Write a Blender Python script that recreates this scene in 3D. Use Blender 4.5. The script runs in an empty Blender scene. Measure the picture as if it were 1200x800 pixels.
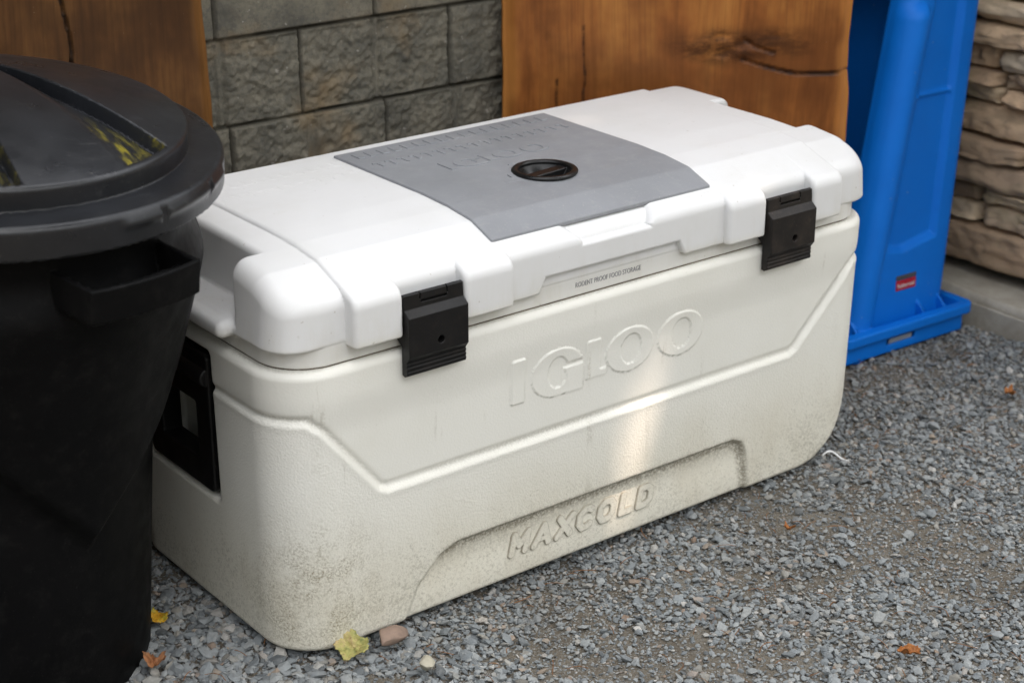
import bpy, bmesh, math, random, time
import numpy as np
from mathutils import Vector, Matrix

random.seed(7)
RNG = np.random.default_rng(7)
scene = bpy.context.scene
COL = scene.collection
F = np.float32

# ------------------------------------------------------------------ object helpers
def tag(o, label=None, cat=None, group=None, kind=None):
    if label: o['label'] = label
    if cat: o['category'] = cat
    if group: o['group'] = group
    if kind: o['kind'] = kind
    return o

def empty(name, loc=(0, 0, 0), label=None, cat=None, group=None):
    o = bpy.data.objects.new(name, None)
    COL.objects.link(o)
    o.location = loc
    o.empty_display_size = 0.05
    return tag(o, label, cat, group)

def link(name, me, mat=None, parent=None, loc=None):
    o = bpy.data.objects.new(name, me)
    COL.objects.link(o)
    if mat: me.materials.append(mat)
    if parent: o.parent = parent
    if loc is not None: o.location = loc
    return o

def mesh_np(name, V, Q, normals=None, smooth=True):
    """V Nx3, Q Mx3 or Mx4"""
    V = np.asarray(V, dtype=np.float32); Q = np.asarray(Q, dtype=np.int32)
    me = bpy.data.meshes.new(name)
    k = Q.shape[1]
    me.vertices.add(len(V)); me.vertices.foreach_set('co', V.ravel())
    me.loops.add(Q.size); me.loops.foreach_set('vertex_index', Q.ravel())
    me.polygons.add(len(Q))
    me.polygons.foreach_set('loop_start', np.arange(0, Q.size, k, dtype=np.int32))
    me.polygons.foreach_set('loop_total', np.full(len(Q), k, dtype=np.int32))
    me.polygons.foreach_set('use_smooth', np.full(len(Q), smooth, dtype=bool))
    me.update(calc_edges=True)
    if normals is not None:
        me.normals_split_custom_set_from_vertices(np.asarray(normals, dtype=np.float32))
    return me

# ------------------------------------------------------------------ numpy noise
def _hash(ix, iy, iz, seed):
    h = (ix.astype(np.int64) * 374761393 + iy.astype(np.int64) * 668265263 + iz.astype(np.int64) * 2147483647 + seed * 974634777) & 0xffffffff
    h = ((h ^ (h >> 13)) * 1274126177) & 0xffffffff
    h = (h ^ (h >> 16)) & 0xffffffff
    return h.astype(np.float64) / 4294967295.0

def vnoise(x, y, z=None, seed=0):
    x = np.asarray(x, dtype=np.float64); y = np.asarray(y, dtype=np.float64)
    z = np.zeros_like(x) if z is None else np.asarray(z, dtype=np.float64)
    xi, yi, zi = np.floor(x), np.floor(y), np.floor(z)
    fx, fy, fz = x - xi, y - yi, z - zi
    fx, fy, fz = [t * t * t * (t * (t * 6 - 15) + 10) for t in (fx, fy, fz)]
    r = 0
    for dx in (0, 1):
        wx = fx if dx else 1 - fx
        for dy in (0, 1):
            wy = fy if dy else 1 - fy
            for dz in (0, 1):
                wz = fz if dz else 1 - fz
                r = r + wx * wy * wz * _hash(xi + dx, yi + dy, zi + dz, seed)
    return r * 2 - 1

def fbm(x, y, z=None, octaves=4, seed=0, gain=0.5):
    a, s, r = 1.0, 1.0, 0
    for i in range(octaves):
        r = r + a * vnoise(x * s, y * s, None if z is None else z * s, seed + i * 17)
        a *= gain; s *= 2.03
    return r

# ------------------------------------------------------------------ SDF toolkit
def sstep(a, b, x):
    t = np.clip((x - a) / (b - a), 0, 1)
    return t * t * (3 - 2 * t)

def box2(px, py, cx, cy, hx, hy, r=0.0):
    qx = np.abs(px - cx) - (hx - r); qy = np.abs(py - cy) - (hy - r)
    return np.hypot(np.maximum(qx, 0), np.maximum(qy, 0)) + np.minimum(np.maximum(qx, qy), 0) - r

def box3(x, y, z, lo, hi, r=0.0):
    qx = np.abs(x - (lo[0] + hi[0]) / 2) - ((hi[0] - lo[0]) / 2 - r)
    qy = np.abs(y - (lo[1] + hi[1]) / 2) - ((hi[1] - lo[1]) / 2 - r)
    qz = np.abs(z - (lo[2] + hi[2]) / 2) - ((hi[2] - lo[2]) / 2 - r)
    return np.sqrt(np.maximum(qx, 0) ** 2 + np.maximum(qy, 0) ** 2 + np.maximum(qz, 0) ** 2) + np.minimum(np.maximum(np.maximum(qx, qy), qz), 0) - r

def rint(a, b, r):
    """intersection with a rounded edge of radius r"""
    qa, qb = a + r, b + r
    return np.minimum(np.maximum(qa, qb), 0) + np.hypot(np.maximum(qa, 0), np.maximum(qb, 0)) - r

def runi(a, b, r):
    return -rint(-a, -b, r)

def rsub(a, b, r):
    return rint(a, -b, r)

def poly2(px, py, pts):
    px = np.asarray(px); py = np.asarray(py)
    d = np.full(px.shape, 1e9, px.dtype); s = np.ones(px.shape, px.dtype)
    n = len(pts)
    j = n - 1
    for i in range(n):
        vi, vj = pts[i], pts[j]
        ex, ey = vj[0] - vi[0], vj[1] - vi[1]
        wx, wy = px - vi[0], py - vi[1]
        t = np.clip((wx * ex + wy * ey) / (ex * ex + ey * ey + 1e-20), 0, 1)
        d = np.minimum(d, (wx - ex * t) ** 2 + (wy - ey * t) ** 2)
        c1 = py >= vi[1]; c2 = py < vj[1]; c3 = ex * wy > ey * wx
        flip = (c1 & c2 & c3) | (~c1 & ~c2 & ~c3)
        s = np.where(flip, -s, s)
        j = i
    return s * np.sqrt(d)

def seg2(px, py, a, b):
    ex, ey = b[0] - a[0], b[1] - a[1]
    t = np.clip(((px - a[0]) * ex + (py - a[1]) * ey) / (ex * ex + ey * ey + 1e-20), 0, 1)
    return np.hypot(px - a[0] - ex * t, py - a[1] - ey * t)

def ell2(px, py, cx, cy, rx, ry):
    k = np.hypot((px - cx) / rx, (py - cy) / ry)
    g = np.hypot((px - cx) / rx ** 2, (py - cy) / ry ** 2)
    return k * (k - 1) / np.maximum(g, 1e-6)

def mesh_sdf(name, fn, lo, hi, h, full=None, block=24, proj=2):
    """surface nets of fn < 0, sparse blocks; vertices then projected on 'full' (default fn)"""
    full = full or fn
    t0 = time.time()
    lo = np.array(lo, dtype=np.float64); hi = np.array(hi, dtype=np.float64)
    n = np.ceil((hi - lo) / h).astype(int)
    nb = np.maximum(1, -(-n // block))
    bi = np.stack(np.meshgrid(*[np.arange(k) for k in nb], indexing='ij'), -1).reshape(-1, 3)
    cen = lo + (bi + 0.5) * block * h
    dc = fn(cen[:, 0], cen[:, 1], cen[:, 2])
    bi = bi[np.abs(dc) < block * h * 0.5 * 1.7321 * 1.3 + 3 * h]
    S = (n + 8).astype(np.int64) + block
    def cid(i, j, k): return ((i + 1) * S[1] + (j + 1)) * S[2] + (k + 1)
    VI, VP, QD = [], [], []
    def do(b):
        VI, VP, QD = [], [], []
        i0 = b * block
        ax = [(lo[a] + (i0[a] + np.arange(block + 1)) * h).astype(F) for a in range(3)]
        X, Y, Z = np.meshgrid(*ax, indexing='ij')
        D = fn(X, Y, Z)
        ins = D < 0
        if ins.all() or not ins.any(): return VI, VP, QD
        # cell vertices
        c = np.zeros((block,) * 3, dtype=np.int8)
        for a in (0, 1):
            for e in (0, 1):
                for g in (0, 1):
                    c += ins[a:a + block, e:e + block, g:g + block]
        act = np.argwhere((c > 0) & (c < 8))
        if len(act):
            acc = np.zeros((len(act), 3)); cnt = np.zeros(len(act))
            cor = {}
            for a in (0, 1):
                for e in (0, 1):
                    for g in (0, 1):
                        cor[(a, e, g)] = D[act[:, 0] + a, act[:, 1] + e, act[:, 2] + g]
            for p in cor:
                for axn in range(3):
                    if p[axn] == 0:
                        q = list(p); q[axn] = 1; q = tuple(q)
                        da, db = cor[p], cor[q]
                        m = (da < 0) != (db < 0)
                        t = np.where(m, da / np.where(m, da - db, 1), 0)
                        for k in range(3):
                            acc[:, k] += np.where(m, p[k] + (t if k == axn else 0), 0)
                        cnt += m
            pos = lo + (i0 + act + acc / cnt[:, None]) * h
            g = i0 + act
            VI.append(cid(g[:, 0], g[:, 1], g[:, 2])); VP.append(pos)
        # quads from edges
        for axn in range(3):
            sl0 = [slice(0, block)] * 3; sl1 = [slice(0, block)] * 3
            sl1[axn] = slice(1, block + 1)
            A, B = ins[tuple(sl0)], ins[tuple(sl1)]
            e = np.argwhere(A != B)
            if not len(e): continue
            g = i0 + e
            u = np.zeros(3, int); w = np.zeros(3, int)
            u[(axn + 1) % 3] = 1; w[(axn + 2) % 3] = 1
            q = [cid(*(g - u * a - w * bb).T) for a, bb in ((1, 1), (0, 1), (0, 0), (1, 0))]
            q = np.stack(q, 1)
            fl = ~A[e[:, 0], e[:, 1], e[:, 2]]
            q[fl] = q[fl][:, ::-1]
            QD.append(q)
        return VI, VP, QD
    for b in bi:
        r_ = do(b); VI += r_[0]; VP += r_[1]; QD += r_[2]
    VI = np.concatenate(VI); VP = np.concatenate(VP); QD = np.concatenate(QD)
    o = np.argsort(VI); VI = VI[o]; VP = VP[o]
    Q = np.searchsorted(VI, QD)
    Q = np.minimum(Q, len(VI) - 1)
    good = (VI[Q] == QD).all(1)
    Q = Q[good]
    def par(f, P):
        return np.concatenate([f(c[:, 0].copy(), c[:, 1].copy(), c[:, 2].copy()) for c in np.array_split(P, max(1, len(P) // 20000))])
    def grad(f, P, e):
        G = np.empty_like(P)
        for k in range(3):
            d = np.zeros(3, F); d[k] = e
            a = P + d; b_ = P - d
            G[:, k] = (par(f, a) - par(f, b_)) / (2 * e)
        return G
    VP = VP.astype(F)
    for it in range(proj):
        G = grad(full, VP, h * 0.5)
        d = par(full, VP)
        st = d[:, None] * G / np.maximum((G ** 2).sum(1), 0.15)[:, None]
        L = np.linalg.norm(st, axis=1); mx = 0.012 if it == 0 else h
        st *= np.minimum(1, mx / np.maximum(L, 1e-9))[:, None]
        VP = (VP - st).astype(F)
    G = grad(full, VP, h * 0.45)
    N = G / np.maximum(np.linalg.norm(G, axis=1), 1e-9)[:, None]
    print('SDF', name, len(VP), round(time.time() - t0, 1))
    return mesh_np(name, VP, Q, N)

# ------------------------------------------------------------------ material helpers
class NT:
    def __init__(self, name):
        self.m = bpy.data.materials.new(name); self.m.use_nodes = True
        self.t = self.m.node_tree; self.t.nodes.clear()
        self.out = self.t.nodes.new('ShaderNodeOutputMaterial')
        self.b = self.t.nodes.new('ShaderNodeBsdfPrincipled')
        self.t.links.new(self.b.outputs[0], self.out.inputs[0])
    def n(self, typ, **kw):
        nd = self.t.nodes.new(typ)
        for k, v in kw.items():
            if k.startswith('i_'):
                nd.inputs[k[2:].replace('_', ' ')].default_value = v
            else: setattr(nd, k, v)
        return nd
    def l(self, a, b): self.t.links.new(a, b)
    def coords(self, scale=(1, 1, 1), which='Object', loc=(0, 0, 0), rot=(0, 0, 0)):
        tc = self.n('ShaderNodeTexCoord'); mp = self.n('ShaderNodeMapping')
        mp.inputs['Scale'].default_value = scale; mp.inputs['Location'].default_value = loc; mp.inputs['Rotation'].default_value = rot
        self.l(tc.outputs[which], mp.inputs[0]); return mp.outputs[0]
    def noise(self, vec, scale, detail=4, rough=0.55, dist=0.0, out='Fac'):
        nd = self.n('ShaderNodeTexNoise'); nd.inputs['Scale'].default_value = scale; nd.inputs['Detail'].default_value = detail
        nd.inputs['Roughness'].default_value = rough; nd.inputs['Distortion'].default_value = dist
        self.l(vec, nd.inputs['Vector']); return nd.outputs[out]
    def ramp(self, fac, stops, interp='LINEAR'):
        nd = self.n('ShaderNodeValToRGB'); cr = nd.color_ramp; cr.interpolation = interp
        while len(cr.elements) < len(stops): cr.elements.new(0.5)
        for e, (p, c) in zip(cr.elements, stops):
            e.position = p; e.color = tuple(c) + (1,) if len(c) == 3 else c
        self.l(fac, nd.inputs[0]); return nd.outputs[0]
    def fr(self, fac, a, b, lo=0.0, hi=1.0):
        nd = self.n('ShaderNodeMapRange'); nd.interpolation_type = 'SMOOTHSTEP'
        for k, v in (('From Min', a), ('From Max', b), ('To Min', lo), ('To Max', hi)): nd.inputs[k].default_value = v
        self.l(fac, nd.inputs['Value']); return nd.outputs[0]
    def math(self, op, a, b=None):
        nd = self.n('ShaderNodeMath', operation=op)
        for i, v in enumerate((a, b)):
            if v is None: continue
            if isinstance(v, (int, float)): nd.inputs[i].default_value = v
            else: self.l(v, nd.inputs[i])
        return nd.outputs[0]
    def mix(self, fac, a, b, blend='MIX'):
        nd = self.n('ShaderNodeMix', data_type='RGBA', blend_type=blend)
        for i, v in ((0, fac), (6, a), (7, b)):
            if isinstance(v, (int, float)): nd.inputs[i].default_value = v
            elif isinstance(v, tuple): nd.inputs[i].default_value = v if len(v) == 4 else v + (1,)
            else: self.l(v, nd.inputs[i])
        return nd.outputs[2]
    def xyz(self, vec):
        nd = self.n('ShaderNodeSeparateXYZ'); self.l(vec, nd.inputs[0]); return nd.outputs
    def bump(self, h, strength=0.3, dist=0.001, prev=None):
        nd = self.n('ShaderNodeBump'); nd.inputs['Strength'].default_value = strength; nd.inputs['Distance'].default_value = dist
        self.l(h, nd.inputs['Height'])
        if prev is not None: self.l(prev, nd.inputs['Normal'])
        return nd.outputs[0]
    def set(self, **kw):
        for k, v in kw.items():
            s = self.b.inputs[{'color': 'Base Color', 'rough': 'Roughness', 'normal': 'Normal', 'spec': 'Specular IOR Level', 'metal': 'Metallic', 'coat': 'Coat Weight', 'coat_rough': 'Coat Roughness', 'sss': 'Subsurface Weight', 'sheen': 'Sheen Weight'}[k]]
            if isinstance(v, (int, float)): s.default_value = v
            elif isinstance(v, tuple): s.default_value = v if len(v) == 4 else v + (1,)
            else: self.l(v, s)
        return self.m

def mat_lid():
    t = NT('white_lid_plastic'); c = t.coords()
    z = t.xyz(c)[2]
    blot = t.fr(t.noise(c, 7, 5, 0.6), 0.45, 0.75)
    base = t.mix(t.math('MULTIPLY', blot, 0.5), (0.70, 0.70, 0.697), (0.645, 0.645, 0.625))
    # faint grime low on the skirt, and specks
    lowz = t.fr(z, 0.395, 0.46, 1, 0)
    grime = t.math('MULTIPLY', lowz, t.fr(t.noise(t.coords((14, 14, 3)), 3, 5, 0.65), 0.42, 0.72))
    base = t.mix(t.math('MULTIPLY', grime, 0.22), base, (0.50, 0.46, 0.36))
    lowr = t.fr(z, 0.40, 0.415, 1, 0)
    base = t.mix(t.math('MULTIPLY', lowr, 0.28), base, (0.60, 0.57, 0.46))
    sp = t.fr(t.noise(c, 120, 2, 0.5), 0.74, 0.78)
    base = t.mix(t.math('MULTIPLY', sp, 0.45), base, (0.33, 0.29, 0.22))
    smr = t.fr(t.noise(t.coords((5, 12, 5), rot=(0, 0, 0.4)), 1.0, 6, 0.7), 0.52, 0.74)
    base = t.mix(t.math('MULTIPLY', smr, 0.16), base, (0.55, 0.53, 0.46))
    hair = t.fr(t.noise(t.coords((9, 260, 60), rot=(0, 0, 0.7)), 1.0, 2, 0.5), 0.71, 0.74)
    base = t.mix(t.math('MULTIPLY', t.math('MULTIPLY', hair, t.fr(t.noise(c, 8, 2), 0.52, 0.62)), 0.30), base, (0.45, 0.43, 0.38))
    pit = t.noise(c, 420, 2, 0.5)
    return t.set(color=base, rough=t.fr(t.noise(c, 20, 3), 0.3, 0.7, 0.42, 0.56), normal=t.bump(pit, 0.12, 0.0006), spec=0.4)

def mat_body(name='white_body_plastic', s0=0.34, s1=0.60):
    t = NT(name); c = t.coords()
    X, Y, Z = t.xyz(c)[:3]
    blot = t.fr(t.noise(c, 5, 5, 0.6), 0.4, 0.75)
    base = t.mix(t.math('MULTIPLY', blot, 0.5), (0.765, 0.754, 0.695), (0.705, 0.690, 0.615))
    # yellowed lower body
    base = t.mix(t.math('MULTIPLY', t.fr(Z, 0.02, 0.24, 1, 0), 0.5), base, (0.64, 0.59, 0.455))
    # splashed speckle of soil, dense near the ground, patchy
    sp = t.noise(c, 240, 5, 0.8)
    patch = t.noise(c, 9, 5, 0.65)
    low = t.fr(Z, 0.0, 0.22, 1.0, 0.0)
    thr = t.math('ADD', t.math('MULTIPLY', low, 0.17), t.math('MULTIPLY', patch, 0.32))
    m = t.fr(t.math('ADD', sp, thr), 0.78, 1.02)
    base = t.mix(t.math('MULTIPLY', m, 0.50), base, (0.21, 0.185, 0.13))
    smud = t.math('MULTIPLY', t.fr(t.noise(t.coords((9, 9, 4.5), loc=(2, 0, 5)), 1.0, 6, 0.7), 0.44, 0.68), t.fr(Z, 0.02, 0.22, 1.0, 0.0))
    base = t.mix(t.math('MULTIPLY', smud, 0.24), base, (0.47, 0.41, 0.295))
    scz = t.fr(t.noise(t.coords((220, 220, 9), rot=(0, 0.5, 0)), 1.0, 3, 0.6), 0.72, 0.76)
    base = t.mix(t.math('MULTIPLY', t.math('MULTIPLY', scz, t.fr(t.noise(c, 11, 2), 0.55, 0.65)), 0.6), base, (0.33, 0.30, 0.23))
    # left front corner: scuffed soil patch
    ps = t.n('ShaderNodeVectorMath', operation='DISTANCE'); t.l(c, ps.inputs[0]); ps.inputs[1].default_value = (0.03, 0.0, 0.06)
    corner = t.fr(ps.outputs['Value'], 0.02, 0.17, 1, 0)
    m2 = t.math('MULTIPLY', t.math('MULTIPLY', corner, t.fr(t.noise(c, 330, 4, 0.75), 0.40, 0.66)), t.fr(t.noise(c, 26, 5, 0.7), 0.30, 0.62))
    base = t.mix(t.math('MULTIPLY', m2, 0.88), base, (0.20, 0.165, 0.095))
    # runs and drips below edges
    st = t.noise(t.coords((38, 38, 2.2)), 1.0, 4, 0.6)
    run = t.math('MULTIPLY', t.fr(st, 0.62, 0.72), t.fr(t.noise(t.coords((6, 6, 10)), 1.0, 3), 0.45, 0.62))
    run = t.math('MULTIPLY', run, t.fr(t.noise(c, 200, 3, 0.7), 0.35, 0.6))
    base = t.mix(t.math('MULTIPLY', run, 0.50), base, (0.30, 0.265, 0.19))
    # soil caught in the moulded recesses (attribute written with the mesh)
    at = t.n('ShaderNodeAttribute', attribute_name='soil')
    sm = t.math('MULTIPLY', at.outputs['Fac'], t.fr(t.noise(c, 270, 5, 0.75), s0, s1))
    base = t.mix(t.math('MULTIPLY', sm, 0.80), base, (0.17, 0.145, 0.10))
    # upper panel smoother than the pebbled lower part
    tex = t.n('ShaderNodeAttribute', attribute_name='pebble')
    pb = t.n('ShaderNodeTexVoronoi', feature='F1'); pb.inputs['Scale'].default_value = 330; t.l(c, pb.inputs['Vector'])
    pb2 = t.noise(c, 300, 2, 0.5)
    hgt = t.math('MULTIPLY', t.math('ADD', pb.outputs['Distance'], pb2), t.math('ADD', t.math('MULTIPLY', tex.outputs['Fac'], 0.9), 0.1))
    scr = t.noise(t.coords((3, 3, 30), rot=(0, 0.6, 0)), 12, 3)
    return t.set(color=base, rough=t.fr(t.noise(c, 15, 3), 0.3, 0.7, 0.44, 0.60), normal=t.bump(hgt, 0.33, 0.0011), spec=0.38)

def mat_simple(name, col, col2=None, rough=0.5, nscale=12, bump_scale=None, bump=0.1, spec=0.4, dust=None, dust_amt=0.3):
    t = NT(name); c = t.coords()
    col2 = col2 or tuple(x * 0.75 for x in col)
    base = t.mix(t.fr(t.noise(c, nscale, 5, 0.6), 0.35, 0.7), col, col2)
    if dust:
        d = t.fr(t.noise(c, 45, 6, 0.75), 0.50, 0.72)
        sp = t.fr(t.noise(c, 330, 2, 0.6), 0.66, 0.72)
        base = t.mix(t.math('MULTIPLY', t.math('MAXIMUM', t.math('MULTIPLY', d, 0.5), sp), dust_amt), base, dust)
    nr = t.bump(t.noise(c, bump_scale or 300, 3), bump, 0.0008)
    r = t.fr(t.noise(c, 30, 4), 0.3, 0.7, rough - 0.07, rough + 0.08)
    return t.set(color=base, rough=r, normal=nr, spec=spec)

def mat_wood(name, c_dark, c_mid, c_light, knot=None, rough=0.38):
    t = NT(name); c = t.coords((1, 1, 1))
    w = t.noise(t.coords((1, 1, 0.35)), 2.2, 3, 0.5, out='Color')
    dv = t.n('ShaderNodeVectorMath', operation='MULTIPLY_ADD'); t.l(w, dv.inputs[0]); dv.inputs[1].default_value = (0.10, 0.10, 0.05); t.l(c, dv.inputs[2])
    vec = dv.outputs[0]
    if knot is not None:
        k = t.n('ShaderNodeVectorMath', operation='DISTANCE'); t.l(c, k.inputs[0]); k.inputs[1].default_value = knot
        kd = t.fr(k.outputs['Value'], 0.02, 0.20, 1, 0)
    mp = t.n('ShaderNodeMapping'); mp.inputs['Scale'].default_value = (1, 1, 0.26); t.l(vec, mp.inputs[0])
    g1 = t.noise(mp.outputs[0], 16, 5, 0.62)
    mp2 = t.n('ShaderNodeMapping'); mp2.inputs['Scale'].default_value = (1, 1, 0.02); t.l(vec, mp2.inputs[0])
    g2 = t.noise(mp2.outputs[0], 150, 5, 0.65)
    col = t.ramp(g1, [(0.28, c_dark), (0.48, c_mid), (0.70, c_light)])
    col = t.mix(t.fr(g2, 0.42, 0.66, 0.0, 0.30), col, tuple(x * 0.45 for x in c_dark), )
    big = t.fr(t.noise(c, 5.0, 4, 0.6), 0.40, 0.66)
    col = t.mix(t.math('MULTIPLY', big, 0.72), col, tuple(x * 0.8 for x in c_dark))
    stn = t.fr(t.noise(t.coords((1, 1, 0.4)), 9.0, 5, 0.7), 0.60, 0.74)
    col = t.mix(t.math('MULTIPLY', stn, 0.55), col, tuple(x * 0.30 for x in c_dark))
    pale = t.fr(t.noise(c, 260, 2, 0.5), 0.75, 0.79)
    col = t.mix(t.math('MULTIPLY', pale, 0.35), col, (0.42, 0.34, 0.25))
    at = t.n('ShaderNodeAttribute', attribute_name='stain')
    col = t.mix(t.math('MULTIPLY', at.outputs['Fac'], t.fr(t.noise(t.coords((1, 1, 2.5)), 18, 5, 0.7), 0.25, 0.6)), col, tuple(x * 0.22 for x in c_dark))
    bk = t.n('ShaderNodeAttribute', attribute_name='sapwood')
    col = t.mix(bk.outputs['Fac'], col, tuple(x * 1.35 for x in c_light))
    nr = t.bump(g2, 0.15, 0.0008)
    nr = t.bump(g1, 0.2, 0.003, nr)
    return t.set(color=col, rough=rough + 0.08, normal=nr, spec=0.25)

def mat_block():
    t = NT('split_face_concrete'); c = t.coords()
    base = t.ramp(t.noise(c, 9, 6, 0.65), [(0.3, (0.088, 0.085, 0.072)), (0.5, (0.168, 0.155, 0.122)), (0.72, (0.26, 0.235, 0.178))])
    base = t.mix(t.fr(t.noise(c, 160, 4, 0.7), 0.4, 0.7, 0, 0.5), base, (0.07, 0.07, 0.068))
    rust = t.fr(t.noise(t.coords(loc=(3.1, 0, 1.7)), 5.5, 4, 0.6), 0.50, 0.66)
    base = t.mix(t.math('MULTIPLY', rust, 0.45), base, (0.25, 0.16, 0.07))
    fl = t.fr(t.noise(c, 90, 2), 0.70, 0.74)
    base = t.mix(t.math('MULTIPLY', fl, 0.6), base, (0.38, 0.36, 0.32))
    at = t.n('ShaderNodeAttribute', attribute_name='mortar')
    base = t.mix(at.outputs['Fac'], base, (0.05, 0.045, 0.035))
    return t.set(color=base, rough=0.92, normal=t.bump(t.noise(c, 120, 5, 0.7), 0.6, 0.004), spec=0.2)

def mat_stone():
    t = NT('ledge_stone'); c = t.coords()
    at = t.n('ShaderNodeAttribute', attribute_name='tone')
    base = t.ramp(at.outputs['Fac'], [(0.0, (0.31, 0.225, 0.155)), (0.3, (0.55, 0.375, 0.24)), (0.55, (0.68, 0.49, 0.32)), (0.8, (0.58, 0.485, 0.37)), (1.0, (0.72, 0.54, 0.35))])
    base = t.mix(t.fr(t.noise(t.coords((1, 1, 2.5)), 14, 5, 0.65), 0.40, 0.70, 0, 0.50), base, (0.28, 0.215, 0.145))
    base = t.mix(t.fr(t.noise(c, 30, 5, 0.7), 0.54, 0.74, 0, 0.40), base, (0.12, 0.10, 0.075))
    base = t.mix(t.fr(t.noise(c, 7, 3, 0.6), 0.55, 0.70, 0, 0.35), base, (0.20, 0.19, 0.09))
    return t.set(color=base, rough=0.85, normal=t.bump(t.noise(t.coords((1, 1, 2)), 60, 6, 0.7), 0.55, 0.006), spec=0.25)

def mat_ground():
    t = NT('soil_and_grit'); c = t.coords()
    base = t.ramp(t.noise(c, 5, 6, 0.65), [(0.3, (0.075, 0.063, 0.049)), (0.5, (0.125, 0.107, 0.083)), (0.7, (0.175, 0.157, 0.128))])
    g = t.noise(c, 240, 3, 0.7)
    base = t.mix(t.fr(g, 0.50, 0.62), base, (0.17, 0.165, 0.15))
    base = t.mix(t.fr(t.noise(c, 420, 2, 0.6), 0.60, 0.70), base, (0.04, 0.034, 0.028))
    return t.set(color=base, rough=0.95, normal=t.bump(g, 0.9, 0.004), spec=0.15)

def mat_gravel():
    t = NT('crushed_slate'); c = t.coords()
    gi = t.n('ShaderNodeNewGeometry')
    base = t.ramp(gi.outputs['Random Per Island'], [
        (0.0, (0.084, 0.092, 0.096)), (0.18, (0.145, 0.160, 0.167)), (0.38, (0.20, 0.218, 0.225)), (0.58, (0.25, 0.266, 0.268)),
        (0.76, (0.268, 0.280, 0.276)), (0.87, (0.224, 0.212, 0.184)), (0.925, (0.368, 0.360, 0.336)), (0.955, (0.192, 0.132, 0.092)), (0.975, (0.296, 0.248, 0.196)), (0.987, (0.480, 0.472, 0.448)), (1.0, (0.136, 0.128, 0.112))])
    base = t.mix(t.fr(t.noise(c, 130, 5, 0.7), 0.40, 0.72, 0, 0.5), base, (0.165, 0.168, 0.163))
    base = t.mix(t.fr(t.noise(c, 380, 3, 0.6), 0.60, 0.72, 0, 0.45), base, (0.36, 0.36, 0.34))
    base = t.mix(t.fr(t.noise(c, 4, 4, 0.6), 0.50, 0.80, 0, 0.35), base, (0.15, 0.13, 0.105))
    return t.set(color=base, rough=0.78, normal=t.bump(t.noise(c, 300, 5, 0.7), 0.4, 0.002), spec=0.3)

# ------------------------------------------------------------------ camera
cam_d = bpy.data.cameras.new('camera'); cam = bpy.data.objects.new('camera', cam_d); COL.objects.link(cam)
scene.camera = cam
CAM = Vector((-0.96738811, -1.69567555, 1.22786408))
PITCH = math.radians(22.3); AZ = math.radians(52.2)
hd = Vector((math.cos(AZ), math.sin(AZ), 0)); fwd = hd * math.cos(PITCH) - Vector((0, 0, 1)) * math.sin(PITCH)
cam.location = CAM
cam.rotation_euler = fwd.to_track_quat('-Z', 'Y').to_euler()
cam_d.sensor_width = 36; cam_d.lens = 2086 / 1200 * 36
cam_d.clip_start = 0.05; cam_d.clip_end = 600
cam_d.dof.use_dof = True; cam_d.dof.focus_distance = 2.36; cam_d.dof.aperture_fstop = 4.8; cam_d.dof.aperture_blades = 7

# ------------------------------------------------------------------ lettering fields (unit: height 1)
def f_igloo(u, v):
    """IGLOO in measured layout: u,v in metres as on the front face, origin at the I's lower left"""
    d = box2(u, v, 0.0115, 0.0325, 0.0115, 0.0325, 0.004)
    # G
    g = np.maximum(ell2(u, v, 0.0795, 0.029, 0.0455, 0.0355), -ell2(u, v, 0.080, 0.029, 0.0175, 0.0225))
    g = np.maximum(g, -box2(u, v, 0.112, 0.0355, 0.030, 0.0035, 0.001))
    bar = np.minimum(box2(u, v, 0.108, 0.0135, 0.0165, 0.0200, 0.003), box2(u, v, 0.0995, 0.0265, 0.0250, 0.0062, 0.002))
    bar = np.maximum(bar, -ell2(u, v, 0.078, 0.020, 0.0165, 0.0150) * 1.0)
    bar = np.maximum(bar, v - 0.0325)
    g = np.minimum(g, np.maximum(bar, u - 0.1245))
    d = np.minimum(d, g)
    # short l with a foot
    l = np.minimum(box2(u, v, 0.142, 0.0325, 0.0120, 0.0290, 0.004), box2(u, v, 0.1485, 0.009, 0.0185, 0.0055, 0.002))
    d = np.minimum(d, l)
    for cx in (0.2085, 0.3035):
        d = np.minimum(d, np.maximum(ell2(u, v, cx, 0.0305, 0.0435, 0.0335), -ell2(u, v, cx + 0.002, 0.0305, 0.0185, 0.0225)))
    return d

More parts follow.
